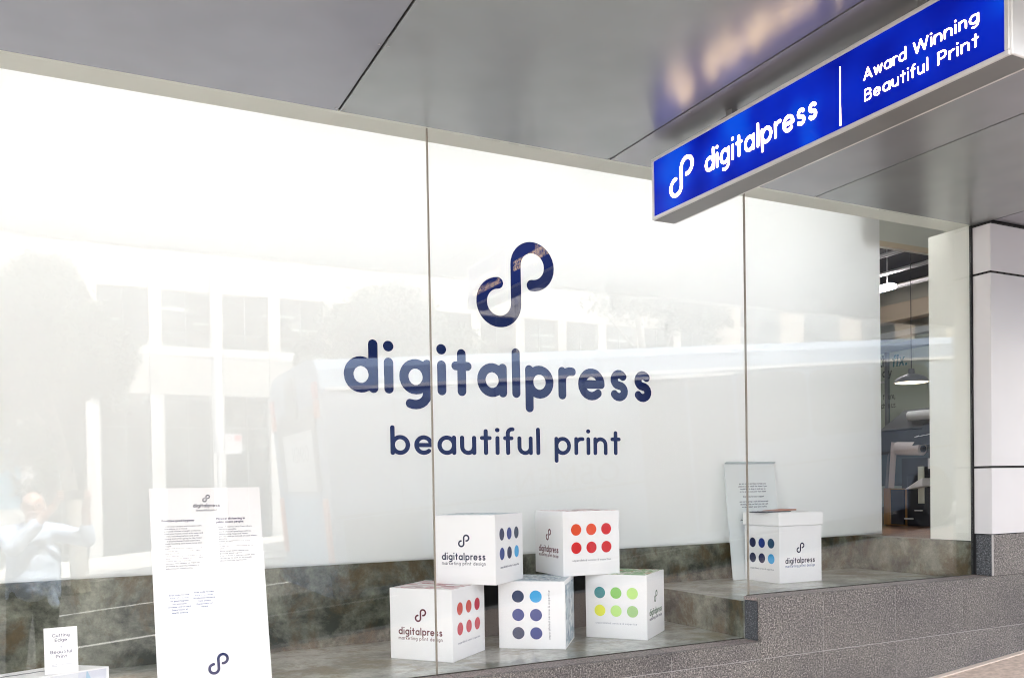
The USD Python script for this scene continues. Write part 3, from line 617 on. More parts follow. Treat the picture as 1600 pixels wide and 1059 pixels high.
def note_lines(parent, O, U, V, lines, m, xh, weight=0.24, name='text_line', align='l', gap=0.24):
    for x, y, s in lines:
        obj(name, shape_mesh(affinity.translate(text(s, None, xh, weight, gap=gap, seg=1, align=align), x, y), O, U, V, 0.0005), m, parent)
note_lines(bd, *bo, [(0.02, 0.640, 'we are open and here to help you'), (0.02, 0.622, 'please call or email the team if you'), (0.02, 0.604, 'would like to drop in and see us'), (0.02, 0.586, 'or to order your print from home'),
                    (0.02, 0.552, 'thank you for your support'), (0.02, 0.518, 'we are keeping a safe distance and'), (0.02, 0.500, 'cleaning often so that you can visit'), (0.02, 0.482, 'us and collect your print safely'),
                    (0.02, 0.448, 'stay well'), (0.02, 0.394, 'please knock on the door around the'), (0.02, 0.376, 'corner and we will let you in')], 'ink_dark', 0.0075, align='c')
obj('symbol', shape_mesh(affinity.translate(symbol(0.020), 0.03, 0.325), *bo, 0.0005), 'ink_dark', bd)
obj('wordmark', shape_mesh(affinity.translate(text('digitalpress', 0.075, 0.008, 0.24, seg=2), -0.008, 0.296), *bo, 0.0005), 'ink_dark', bd)

# black plinth in the shadow behind the stack
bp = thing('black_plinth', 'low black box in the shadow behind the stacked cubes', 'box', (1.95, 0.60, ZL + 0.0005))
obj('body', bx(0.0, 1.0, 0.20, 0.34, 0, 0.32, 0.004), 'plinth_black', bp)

# ------------------------------------------------------------------ tall white poster board at the left
W0, HP = 0.452, 0.885
pb = thing('poster_board', 'tall white poster board with health advice leaning inside the glass', 'poster board', (0.278, 0.045, ZL + 0.001))
th = math.asin(0.17 / HP)
PU, PV = np.array([0.999, 0.035, 0.0]), np.array([-0.012, math.sin(th), math.cos(th)])
PU /= np.linalg.norm(PU); PV -= PU * (PV @ PU); PV /= np.linalg.norm(PV); PN = np.cross(PU, PV)
obj('board', shape_mesh(shapely.box(0, 0, W0, HP), (0, 0, 0), PU, PV, 0.006, -0.006), 'board_white', pb)
PF = (np.zeros(3), PU, PV)
obj('symbol', shape_mesh(affinity.translate(symbol(0.032), 0.226, HP - 0.046), *PF, 0.0005), 'ink_dark', pb)
obj('wordmark', shape_mesh(affinity.translate(text('digitalpress', 0.110, 0.0112, 0.24), 0.171, HP - 0.084), *PF, 0.0005), 'ink_dark', pb)
obj('tagline', shape_mesh(affinity.translate(text('beautiful print', 0.084, 0.0062, 0.22, seg=2), 0.184, HP - 0.101), *PF, 0.0005), 'ink_dark', pb)
obj('heading', shape_mesh(affinity.translate(text('Prioritise good hygiene', 0.128, 0.0072, 0.30, seg=2), 0.044, HP - 0.143), *PF, 0.0005), 'ink_violet', pb)
obj('heading', shape_mesh(affinity.translate(text('Physical distancing in', 0.120, 0.0072, 0.32, seg=2), 0.262, HP - 0.140), *PF, 0.0005), 'ink_violet', pb)
obj('heading', shape_mesh(affinity.translate(text('public means people:', 0.114, 0.0072, 0.32, seg=2), 0.262, HP - 0.154), *PF, 0.0005), 'ink_violet', pb)
left = ['- cover your coughs and sneezes with', '  your elbow or a tissue', '- put used tissues straight in the bin', '- wash your hands often with soap and', '  water, including before and after', '  eating and after going to the toilet', '- use alcohol-based hand sanitisers',
        '- avoid touching your eyes, nose and', '  mouth', '- clean and disinfect frequently used', '  surfaces such as benchtops, desks', '  and doorknobs', '- clean and disinfect frequently used', '  objects such as mobile phones, keys,', '  wallets and work passes', '- increase the amount of fresh air', '  available by opening windows or', '  adjusting air conditioning']
right = ['- keep 1.5 metres away from others', '  wherever possible', '- avoid physical greetings such as', '  handshaking, hugs and kisses', '- use tap and go instead of cash where', '  possible', '- travel at quiet times and avoid', '  crowds', '- if you see a crowded space do not', '  enter', '- avoid large public gatherings', '  practise good hygiene', '- stay at home if you are unwell and', '  do not go to work or to a public', '  place until you feel better']
note_lines(pb, *PF, [(0.046, HP - 0.165 - 0.0104 * k, s) for k, s in enumerate(left)], 'ink_grey', 0.0044, 0.25)
note_lines(pb, *PF, [(0.264, HP - 0.174 - 0.0104 * k, s) for k, s in enumerate(right)], 'ink_grey', 0.0044, 0.25)
for cxx, lines in ((0.098, ['Scan code to view', 'more information', 'on good hygiene', 'for everyone', 'at home and at work', 'Department of', 'Health website']), (0.196, ['Scan code to view', 'more information', 'on physical distance', 'from others', 'Department of', 'Health'])):
    note_lines(pb, *PF, [(cxx, HP - 0.452 - 0.0122 * k - (0 if cxx < 0.15 else -0.006), s) for k, s in enumerate(lines)], 'ink_blue', 0.0046, 0.25, align='c')
obj('symbol', shape_mesh(affinity.translate(symbol(0.086), 0.238, 0.140), *PF, 0.0005), 'navy_vinyl', pb, label='large navy looped symbol near the foot of the poster')

# ------------------------------------------------------------------ small card on a box at the lower left
cb = thing('picture_box', 'white box with printed sides under the small card', 'box', (-0.075, -0.0, ZL + 0.0005))
# plan corners: right (0.10,0.122), back (-0.05,0.27), left (-0.33,0.10), front (-0.14,0.02)
pc = [(0.177, 0.122), (0.02, 0.262), (-0.30, 0.135), (-0.10, 0.018)]
hb = 0.164
obj('carton', prism(pc, 'z', 0, hb), 'card_white', cb)
e = np.array(pc[0]) - np.array(pc[3]); ln = np.linalg.norm(e); e /= ln
O = np.array([pc[3][0], pc[3][1], 0.0])
obj('printed_side', shape_mesh(shapely.box(0.01, 0.004, ln - 0.01, hb - 0.006), O, (e[0], e[1], 0), (0, 0, 1), 0.0006), 'print_figure', cb)
zig = LineString([(-0.20, 0.105), (-0.165, 0.12), (-0.15, 0.118), (-0.12, 0.135), (-0.105, 0.133), (-0.075, 0.150), (-0.05, 0.153)]).buffer(0.005)
obj('top_print', shape_mesh(zig, (0, 0, hb), (1, 0, 0), (0, 1, 0), 0.0006), 'ink_dark', cb)
cd = thing('small_card', 'small white upright card with navy words standing on the picture box', 'card', (-0.121, 0.062, ZL + hb + 0.0012))
CU = np.array([0.9985, 0.055, 0]); CU /= np.linalg.norm(CU); CV = np.array([0, 0.10, 0.995]); CV -= CU * (CV @ CU); CV /= np.linalg.norm(CV)
obj('card', shape_mesh(shapely.box(0, 0, 0.115, 0.176), (0, 0, 0), CU, CV, 0.003, -0.003), 'card_white', cd)
for s, w, y in (('Cutting', 0.060, 0.146), ('Edge', 0.042, 0.128), ('Beautiful', 0.074, 0.083), ('Print', 0.038, 0.065)):
    obj('word', shape_mesh(affinity.translate(text(s, w, 0.0088, 0.17, align='c', seg=3), 0.058, y - 0.006), np.zeros(3), CU, CV, 0.0005), 'ink_violet', cd)
obj('plus_mark', shape_mesh(affinity.translate(text('+', 0.009, 0.010, 0.12, align='c'), 0.058, 0.096), np.zeros(3), CU, CV, 0.0005), 'ink_pale', cd)
obj('small_lines', shape_mesh(unary_union([shapely.box(0.024, 0.034, 0.044, 0.0352), shapely.box(0.024, 0.028, 0.042, 0.0292), shapely.box(0.056, 0.034, 0.096, 0.0350)]), np.zeros(3), CU, CV, 0.0005), 'ink_pale', cd)

# ------------------------------------------------------------------ inside the shop, seen past the end of the blind
lamps = []
for x in (8.27, 9.0, 9.75):
    r = thing('ceiling_rail', ['white pair of slim rails nearest the window under the black ceiling', 'second white pair of slim rails under the black ceiling', 'farthest white pair of slim rails under the black ceiling'][[8.27, 9.0, 9.75].index(x)], 'rail', (x, 4.5, 4.2))
    for dx in (-0.035, 0.035): obj('rail', bx(dx - 0.010, dx + 0.010, -3.3, 3.9, -0.012, 0.012), 'rail_white', r)
    for yy in (-2.5, 0.5, 3.0): obj('hanger', bx(-0.006, 0.006, yy, yy + 0.012, 0.013, 0.419), 'rail_white', r)
bm = thing('ceiling_beam', 'tan painted beam crossing under the black ceiling', 'beam', (10.72, 4.9, 4.05))
obj('beam', bx(-0.07, 0.07, -3.75, 3.85, -0.06, 0.15, 0.006), 'beam_tan', bm)
obj('lower_flange', bx(-0.10, 0.10, -3.75, 3.85, -0.10, -0.061, 0.004), 'beam_tan', bm)
tl = thing('ceiling_light', 'lit white ceiling light near the edge of the blind', 'lamp', (9.0, 3.76, 4.03))
obj('diffuser', bx(-0.07, 0.07, 0.0, 1.3, -0.035, 0.03, 0.02), 'tube_light', tl)
obj('cord', tube([(0, 0.1, 0.031), (0, 0.1, 0.589)], 0.004, 6), 'rail_white', tl)
t3 = thing('panel_light', 'added light out of view above the machines inside, past the end of the blind', 'lamp', (6.55, 1.75, 4.35))  # unseen lamp added to brighten the machines
obj('diffuser', bx(-0.35, 0.35, -0.12, 0.12, -0.02, 0.0), 'shop_light', t3)
obj('tray', bx(-0.36, 0.36, -0.13, 0.13, 0.001, 0.05), 'rail_white', t3)
names = ['first', 'second', 'third', 'fourth', 'fifth']
for k, (x, y, wd) in enumerate([(-1.6, 3.3, 0.8), (0.2, 3.3, 0.8), (2.0, 3.3, 0.8), (3.8, 3.3, 0.8), (5.05, 3.0, 0.8)]):
    t2 = thing('panel_light', ['lit shop light behind the far left end of the blind', 'lit shop light behind the left part of the blind', 'lit shop light behind the big symbol on the blind', 'lit shop light behind the right part of the blind', 'lit shop light behind the right end of the blind'][k], 'lamp', (x, y, 4.30))
    obj('diffuser', bx(-wd, wd, -0.30, 0.30, -0.02, 0.0), 'shop_light', t2)
    obj('tray', bx(-wd - 0.01, wd + 0.01, -0.31, 0.31, 0.001, 0.05), 'rail_white', t2)
gp = thing('glass_partition', 'glass partition with dark and teal lettering inside the shop', 'partition', (8.5, 3.4, ZR))
obj('pane', bx(0.0, 0.012, -1.6, 1.6, 0.01, 2.03), 'partition_glass', gp)
obj('top_beam', bx(-0.06, 0.07, -1.7, 1.7, 2.04, 2.11, 0.003), 'facade_white', gp)
obj('inner_beam', bx(-0.02, 0.06, -1.7, 1.7, 1.90, 1.985, 0.003), 'inner_grey', gp)
obj('post', bx(-0.02, 0.03, 0.04, -0.27 + 0.34, 0.0, 1.895), 'lamp_grey', gp)
obj('shelf_edge', bx(-0.02, 0.03, 0.10, 1.6, 1.545, 1.565), 'rail_white', gp)
PT = ((-0.001, 3.52 - 3.4, -ZR), (0, -1, 0), (0, 0, 1))
def inter(s, h, x, y, m, name='lettering', it=0.0, squeeze=1.0, bold=True):
    tm = meshkit.text_mesh(s, h, 0.002, bold=bold); v = np.array(tm.vertices)
    v[:, 0] = v[:, 0] * squeeze + it * v[:, 1]
    O_, U_, V_ = (np.array(q, float) for q in PT)
    w = O_ + (v[:, :1] + x) * U_ + (v[:, 1:2] + y) * V_ + v[:, 2:3] * np.cross(U_, V_)
    obj(name, trimesh.Trimesh(w, tm.faces, process=False), m, gp)
inter('th', 0.125, -0.045, 2.985, 'letter_black', squeeze=0.75)
inter('fix.', 0.125, 0.135, 2.965, 'teal_letter', it=0.10, squeeze=0.85)
inter('o y', 0.085, 0.0, 2.860, 'letter_black', squeeze=0.8)
inter('future,', 0.062, 0.010, 2.595, 'letter_black', squeeze=0.66, bold=False)
inter('ch to us', 0.060, -0.02, 2.495, 'letter_black', squeeze=0.66, bold=False)
rw = thing('room_divider', 'cream partition wall behind the glass partition', 'wall', (10.4, 3.2, ZR))
obj('wall', bx(0.0, 0.1, -2.5, 0.62, 0.0, 2.6), 'inner_wall', rw)
obj('skirting', bx(-0.012, -0.001, -2.5, 0.62, 0.0, 0.1), 'inner_grey', rw)
pe = thing('pendant_lamp', 'grey dome pendant lamp glowing warm underneath inside the shop', 'lamp', (8.0, 2.72, 2.69))
obj('shade', lathe([(0.173, 0.0), (0.176, 0.006), (0.15, 0.045), (0.09, 0.075), (0.032, 0.092), (0.030, 0.145), (0.006, 0.148), (0.006, 0.140), (0.024, 0.138), (0.026, 0.088), (0.085, 0.068), (0.145, 0.038), (0.169, 0.002), (0.173, 0.0)], 36), 'lamp_grey', pe, smooth=40)
obj('bulb_glow', lathe([(0.0, -0.004), (0.160, -0.004), (0.165, 0.004), (0.0, 0.012)], 36), 'lamp_inner', pe)
obj('cord', tube([(0, 0, 0.149), (0, 0, 1.9)], 0.004, 6), 'letter_black', pe)
tbx = thing('timber_box', 'light timber box standing on the shop floor past the blind end', 'box', (6.6, 1.69, ZR))
obj('front_board', bx(0.0, 0.02, 0.138, 0.214, 0.004, 0.335, 0.003), 'timber', tbx)
obj('carcass', bx(0.021, 0.42, 0.0, 0.21, 0.0, 0.330, 0.003), 'timber', tbx)
obj('side_panel', bx(0.004, 0.0205, 0.0, 0.136, 0.01, 0.322), 'machine_black', tbx)
pr = thing('wide_printer', 'dark wide format printer with a paper roll inside the shop', 'printer', (7.2, 2.15, ZR))
obj('body', bx(0.0, 0.65, -0.9, 0.6, 0.35, 0.90, 0.02), 'machine_dark', pr)
obj('top_cover', trimesh.Trimesh([(0.0, -0.9, 0.905), (0.0, 0.30, 0.905), (0.65, -0.9, 0.905), (0.65, 0.30, 0.905), (0.10, -0.9, 1.09), (0.10, 0.09, 1.09), (0.6, -0.9, 1.10), (0.6, 0.09, 1.10)]).convex_hull, 'machine_grey', pr)
obj('paper_roll', tube([(-0.02, -0.9, 1.02), (-0.02, -0.06, 1.02)], 0.045, 20), 'paper_white', pr, smooth=40)
for yy in (-0.8, 0.5): obj('leg', bx(0.1, 0.2, yy - 0.04, yy + 0.04, 0.0, 0.349), 'machine_black', pr)
obj('teal_panel', bx(-0.01, -0.001, -0.9, 0.35, 0.36, 0.66), 'machine_teal', pr)
ps = thing('paper_stand', 'folded over sheet of pale paper hanging on a dark stand', 'paper', (6.6, 1.75, ZR))
obj('roll', tube([(0.0, -0.26, 0.675), (0.0, 0.0, 0.690)], 0.058, 20), 'paper_roll', ps, smooth=40)
obj('roll_core', tube([(0.0, -0.275, 0.674), (0.0, -0.2605, 0.675)], 0.03, 14), 'machine_black', ps)
obj('hanging_sheet', prism([(0.005, 0.745), (0.062, 0.75), (0.098, 0.336), (0.040, 0.336)], 'x', -0.004, 0.004), 'paper_roll', ps)
obj('side_sheet', prism([(0.105, 0.66), (0.125, 0.62), (0.152, 0.34), (0.118, 0.34)], 'x', 0.02, 0.024), 'machine_grey', ps)
obj('display', trimesh.Trimesh([(0.3, -0.03, 0.91), (0.3, 0.015, 0.76), (0.3, -0.25, 0.80), (0.3, -0.25, 0.93), (0.34, -0.03, 0.91), (0.34, 0.015, 0.76), (0.34, -0.25, 0.80), (0.34, -0.25, 0.93)]).convex_hull, 'machine_dark', ps)
obj('frame', bx(0.08, 0.2, -0.35, 0.02, 0.0, 0.60), 'machine_black', ps)
cbn = thing('machine_cabinet', 'black machine cabinet with pale drawers and paper trays', 'machine', (6.6, 1.40, ZR))
obj('body', bx(0.03, 0.5, -0.3, 0.28, 0.0, 0.45, 0.006), 'machine_black', cbn)
obj('upper_unit', bx(0.03, 0.5, -0.3, 0.06, 0.46, 0.72, 0.006), 'machine_black', cbn)
obj('cream_strip', prism([(0.085, 0.20), (0.147, 0.20), (0.147, 0.522), (0.085, 0.522)], 'x', 0.01, 0.016), 'paper_cream', cbn)
obj('drawer_handle', bx(0.005, 0.02, 0.105, 0.180, 0.132, 0.142), 'rail_white', cbn)
obj('drawer_handle', bx(0.005, 0.02, 0.20, 0.31, 0.058, 0.068), 'rail_white', cbn)
obj('paper_tray', prism([(0.184, 0.322), (0.0, 0.352), (0.0, 0.42), (0.045, 0.40)], 'x', -0.12, 0.0), 'paper_white', cbn)
obj('feed_tray', trimesh.Trimesh([(-0.05, 0.157, 0.705), (-0.05, -0.1, 0.72), (-0.05, 0.064, 0.815), (-0.05, -0.1, 0.83), (0.0, 0.157, 0.705), (0.0, -0.1, 0.72), (0.0, 0.064, 0.815), (0.0, -0.1, 0.83)]).convex_hull, 'machine_black', cbn)
obj('feed_sheet', trimesh.Trimesh([(-0.055, 0.13, 0.775), (-0.055, -0.1, 0.80), (0.10, 0.08, 0.83), (0.10, -0.1, 0.85), (-0.055, 0.13, 0.779), (-0.055, -0.1, 0.804)]).convex_hull, 'paper_white', cbn)
obj('wall_switch', bx(-0.01, 0.0, -0.06, 0.03, 0.50, 0.59), 'rail_white', cbn)

# ------------------------------------------------------------------ across the street (seen in the glass): office building
ob = thing('office_building', 'cream panelled office building across the street with rows of dark windows', 'building', (0, -20, 0))
BW = 1.478; bx0 = 1.745 - 5 * BW
NB = 17
for k in range(NB):
    a = bx0 + k * BW; b = a + BW; e = 0.006
    obj('upper_panel', bx(a + e, b - e, -0.25, 0.0, 6.80, 9.6, 0.004), 'facade_cream', ob)
    obj('upper_pier', bx(a + e, a + 0.31, -0.25, -0.004, 5.145, 6.795), 'facade_cream', ob)
    obj('sill', bx(a + 0.312, b - e, -0.25, 0.02, 5.145, 5.365, 0.004), 'facade_white', ob)
    obj('window_pane', bx(a + 0.312, b - e, -0.18, -0.17, 5.37, 6.795), 'far_glass', ob)
    obj('spandrel', bx(a + e, b - e, -0.25, -0.002, 4.155, 5.14, 0.004), 'facade_grey', ob)
    obj('ground_pier', bx(a + e, a + 0.31, -0.30, 0.0, gz(a) - 0.2, 4.15, 0.004), 'facade_white', ob)
    obj('ground_pane', bx(a + 0.312, b - e, -0.24, -0.228, gz(a) + 0.25, 4.15), 'far_glass', ob)
    for xx in (a + 0.312, (a + b) / 2 + 0.14, b - e - 0.05):
        obj('mullion', bx(xx, xx + 0.045, -0.226, -0.19, gz(a) + 0.25, 4.148), 'facade_dark', ob)
    obj('transom', bx(a + 0.36, b - e - 0.055, -0.222, -0.195, 3.30, 3.36), 'facade_dark', ob)
    obj('upper_mullion', bx((a + b) / 2 + 0.13, (a + b) / 2 + 0.17, -0.168, -0.14, 5.37, 6.79), 'facade_dark', ob)
    if k % 2: obj('ceiling_lamp', bx(a + 0.3, a + 1.2, -2.4, -2.1, 6.74, 6.76), 'office_light', ob)
    else: obj('ceiling_lamp', bx(a + 0.1, a + 1.0, -4.4, -4.1, 6.74, 6.76), 'office_light', ob)
    obj('third_pane', bx(a + 0.312, b - e, -0.18, -0.17, 9.62, 11.4), 'far_glass', ob)
XA, XB = bx0, bx0 + NB * BW
obj('roof_slab', bx(XA, XB, -12, 0.0, 11.5, 12.3), 'facade_cream', ob)
obj('floor_slab', bx(XA, XB, -12, -0.26, 4.6, 5.1), 'office_inner', ob)
obj('ceiling_slab', bx(XA, XB, -12, -0.26, 6.80, 7.0), 'office_inner', ob)
obj('back_wall', bx(XA, XB, -6.2, -6.0, 0, 11.4), 'office_inner', ob)
obj('end_wall', bx(XA - 0.2, XA - 0.002, -12, -0.1, -1, 12.3), 'facade_cream', ob)
obj('end_wall', bx(XB + 0.002, XB + 0.2, -12, -0.1, 0, 12.3), 'facade_cream', ob)
nb = thing('tan_building', 'plain tan building farther up the street across the road', 'building', (XB + 0.6, -20.4, gz(XB)))
obj('wall', bx(0, 22, -10, 0, -0.5, 9.0), 'brick_tan', nb)
for i in range(7):
    for j in range(2):
        obj('window', bx(1.2 + i * 3, 3.0 + i * 3, 0.002, 0.03, 1.4 + j * 3.4, 3.2 + j * 3.4), 'bus_glass', nb)
obj('parapet', bx(-0.05, 22.05, -0.3, 0.08, 9.002, 9.5), 'facade_white', nb)
lb = thing('grey_building', 'grey building down the street to the left across the road', 'building', (XA - 16.3, -20.2, -1.0))
obj('wall', bx(0, 16, -10, 0, -1, 11.0), 'facade_grey', lb)
for i in range(5):
    for j in range(3):
        obj('window', bx(1.0 + i * 3, 2.8 + i * 3, 0.002, 0.03, 1.6 + j * 3.2, 3.4 + j * 3.2), 'bus_glass', lb)

# ------------------------------------------------------------------ trees
def tree(label, base, trunk, limbs, lobes, n, leaf, seed, group=None):
    rg = np.random.default_rng(seed)
    t = thing('street_tree', label, 'tree', base)
    b = np.array(base)
    parts = [tube(np.array(trunk[0]), trunk[1], 10)]
    for pts, rr in limbs: parts.append(tube(np.array(pts), rr, 7))
    obj('trunk', parts, 'bark', t, smooth=50)
    P = []
    for c, r, wgt in lobes:
        m = int(n * wgt)
        d = rg.normal(size=(m, 3)); d /= np.linalg.norm(d, axis=1, keepdims=True)
        q = np.array(c) + d * (rg.random((m, 1)) ** 0.4) * np.array(r)
        keep = meshkit.noise(q * 2.1, seed) * 0.65 + meshkit.noise(q * 5.5, seed + 7) * 0.35 > 0.47
        P.append(q[keep])
        for _ in range(9):                                     # ragged clumps at the crown's edge
            e = rg.normal(size=3); e /= np.linalg.norm(e)
            cc = np.array(c) + e * np.array(r) * (0.85 + 0.35 * rg.random())
            dd = rg.normal(size=(max(8, m // 22), 3))
            P.append(cc + dd * 0.13 * np.array(r) ** 0.5)
    P = np.vstack(P); m = len(P)
    d1 = rg.normal(size=(m, 3)); d1 /= np.linalg.norm(d1, axis=1, keepdims=True)
    d2 = np.cross(d1, rg.normal(size=(m, 3))); d2 /= np.linalg.norm(d2, axis=1, keepdims=True)
    L = leaf * (0.7 + 0.6 * rg.random((m, 1)))
    v = np.stack([P - d1 * L * 0.5, P + d2 * L * 0.22, P + d1 * L * 0.5, P - d2 * L * 0.22], 1).reshape(-1, 3)
    i = np.arange(m)[:, None] * 4
    f = np.vstack([i + [0, 1, 2], i + [0, 2, 3]])
    obj('crown', trimesh.Trimesh(v, f, process=False), 'leaf_green', t)
    return t
tree('leafy tree with a pale leaning trunk across the road at the left', (0.0, -13.2, gz(0) - 0.1),
     ([(0.05, 0, 0), (-0.02, 0, 1.4), (-0.12, 0, 2.1), (-0.38, 0, 3.3), (-0.75, 0.1, 4.2)], [0.16, 0.14, 0.12, 0.09, 0.05]),
     [([(-0.38, 0, 3.2), (0.2, 0.3, 4.3)], [0.06, 0.03]), ([(-0.2, 0, 2.6), (-1.3, -0.4, 3.9)], [0.06, 0.03])],
     [((-1.1, 0, 3.7), (1.1, 1.2, 1.0), 0.30), ((-0.4, 0, 4.6), (0.9, 1.0, 1.0), 0.24), ((0.35, 0.2, 3.9), (0.65, 0.8, 0.65), 0.16), ((-1.9, 0, 4.6), (0.9, 0.9, 0.9), 0.14), ((-0.9, 0.1, 2.5), (0.8, 0.8, 0.75), 0.10), ((-0.25, 0, 5.35), (0.42, 0.5, 0.45), 0.06)], 15000, 0.17, 3)
tree('airy tree behind the bus in front of the office windows', (6.3, -14.4, gz(6.3)),
     ([(0, 0, 0), (0.05, 0, 2.0), (0.0, 0, 3.4), (0.1, 0, 5.0)], [0.13, 0.11, 0.09, 0.04]),
     [([(0.0, 0, 3.0), (-1.0, 0.2, 4.2)], [0.05, 0.02]), ([(0.0, 0, 3.2), (1.1, -0.2, 4.5)], [0.05, 0.02]), ([(0.02, 0, 2.8), (0.9, 0.4, 3.6)], [0.04, 0.02])],
     [((0.0, 0, 4.6), (1.3, 1.1, 0.9), 0.5), ((-1.2, 0, 4.1), (0.8, 0.8, 0.6), 0.25), ((1.3, 0, 4.2), (0.9, 0.8, 0.6), 0.25)], 6500, 0.16, 5)
tree('thin pale barked tree farther up the street', (13.1, -14.5, gz(13.1)),
     ([(0, 0, 0), (0.0, 0, 2.6), (-0.2, 0, 3.8), (-0.5, 0, 5.2)], [0.15, 0.13, 0.10, 0.05]),
     [([(0.0, 0, 2.8), (0.7, 0.1, 4.6)], [0.07, 0.03]), ([(-0.2, 0, 3.6), (-1.5, 0.1, 4.8)], [0.05, 0.02])],
     [((-0.3, 0, 5.4), (1.8, 1.4, 0.9), 0.6), ((1.3, 0, 4.9), (1.0, 0.9, 0.6), 0.4)], 6000, 0.16, 8)

po = thing('street_pole', 'white street pole with a parking sign across the road', 'pole', (2.37, -13.0, gz(2.37) - 0.1))
obj('post', tube([(0, 0, 0), (0, 0, 2.2)], 0.04, 12), 'pole_white', po, smooth=40)
obj('mast', tube([(0, 0, 2.2), (0, 0, 7.2)], 0.085, 14), 'pole_white', po, smooth=40)
obj('sign_plate', bx(0.09, 0.40, 0.08, 0.086, 2.18, 2.55, 0.002), 'pole_white', po)
obj('red_mark', shape_mesh(unary_union([shapely.box(0, 0.22, 0.12, 0.32), disc(0.21, 0.27, 0.05).difference(disc(0.21, 0.27, 0.036))]), (0.39, 0.0865, 2.2), (-1, 0, 0), (0, 0, 1), 0.001), 'sign_red', po)
hd = thing('blue_hoarding', 'blue panel in a white frame across the road at the far left', 'panel', (-1.95, -16.0, gz(-1.5)))
obj('panel', bx(0, 1.0, 0, 0.04, 1.45, 2.75), 'hoarding_blue', hd)
obj('frame', [bx(1.002, 1.06, -0.01, 0.06, 0.0, 2.85), bx(-0.06, -0.002, -0.01, 0.06, 0.0, 2.85), bx(0, 1.0, -0.01, 0.06, 2.752, 2.85), bx(0, 1.0, -0.01, 0.06, 0.9, 1.448)], 'facade_white', hd)

# ------------------------------------------------------------------ bus on the road (seen in the glass)
rz = lambda x: gz(x) - 0.15
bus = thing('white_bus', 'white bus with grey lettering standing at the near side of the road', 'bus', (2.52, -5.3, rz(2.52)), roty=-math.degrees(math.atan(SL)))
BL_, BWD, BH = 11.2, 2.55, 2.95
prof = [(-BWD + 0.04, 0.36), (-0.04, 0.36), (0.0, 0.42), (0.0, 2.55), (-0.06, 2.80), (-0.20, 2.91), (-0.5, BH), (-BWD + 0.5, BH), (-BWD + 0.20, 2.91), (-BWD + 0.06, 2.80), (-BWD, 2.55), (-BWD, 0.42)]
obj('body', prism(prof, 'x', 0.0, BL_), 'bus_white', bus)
obj('roof_rail', bx(0.05, BL_ - 0.05, 0.001, 0.02, 2.56, 2.60), 'bus_rail', bus)
obj('belt_rail', bx(0.02, BL_ - 0.05, 0.001, 0.016, 1.22, 1.25), 'bus_grey', bus)
def rrect(x0, x1, z0, z1, r): return shapely.box(x0 + r, z0 + r, x1 - r, z1 - r).buffer(r, quad_segs=4)
SF = ((0, 0, 0), (-1, 0, 0), (0, 0, 1))                      # reads towards -x as seen from the shop
def side(name, shape, m, depth=0.012, off=0.0005, parent=bus):
    return obj(name, shape_mesh(affinity.scale(shape, -1, 1, origin=(0, 0)), *SF, depth, off), m, parent)
for k, (x0, x1) in enumerate([(5.55, 6.80), (6.86, 8.05), (8.11, 9.30)]):
    f_ = side('window', rrect(x0, x1, 1.58, 2.50, 0.14), 'bus_seal', 0.010)
    side('pane', rrect(x0 + 0.05, x1 - 0.05, 1.63, 2.45, 0.10), 'bus_glass', 0.004, 0.0108, f_)
    side('pane_bar', shapely.box(x0 + 0.06, 2.14, x1 - 0.06, 2.17), 'bus_grey', 0.004, 0.0152, f_)
for x0 in (3.98, 4.76):
    d_ = side('door', rrect(x0, x0 + 0.72, 0.48, 2.46, 0.06), 'bus_grey', 0.014)
    side('door_pane', rrect(x0 + 0.08, x0 + 0.64, 1.36, 2.38, 0.08), 'bus_glass', 0.004, 0.0148, d_)
    side('door_pane', rrect(x0 + 0.08, x0 + 0.64, 0.60, 1.28, 0.08), 'bus_glass', 0.004, 0.0148, d_)
obj('door_rail', bx(3.9, 5.5, 0.001, 0.05, 2.49, 2.53), 'bus_rail', bus)
for x in (0.78, 2.0, 3.2): obj('body_seam', bx(x, x + 0.012, 0.0005, 0.003, 0.5, 2.55), 'bus_grey', bus)
side('lower_panel', shapely.box(0.1, 0.45, 1.1, 1.20), 'bus_grey', 0.003)
side('vent', rrect(0.95, 1.35, 0.72, 1.12, 0.03), 'bus_white', 0.02, 0.004)
obj('side_lettering', shape_mesh(text('OSMEN', 1.42, 0.185, 0.17, gap=0.3), (3.60, 0, 1.28), (-1, 0, 0), (0, 0, 1), 0.003, 0.0005), 'bus_grey', bus)
for x in (2.6, 9.2):
    w_ = obj('wheel', prism(list(Point(0, 0).buffer(0.48, quad_segs=8).exterior.coords)[:-1], 'y', -0.28, 0.012), 'rubber', bus)
    UsdGeom.Xformable(w_).AddTranslateOp().Set(Gf.Vec3d(x, 0, 0.48))
    h_ = obj('hub', prism(list(Point(0, 0).buffer(0.26, quad_segs=6).exterior.coords)[:-1], 'y', 0.0125, 0.03), 'bus_grey', bus)
    UsdGeom.Xformable(h_).AddTranslateOp().Set(Gf.Vec3d(x, 0, 0.48))
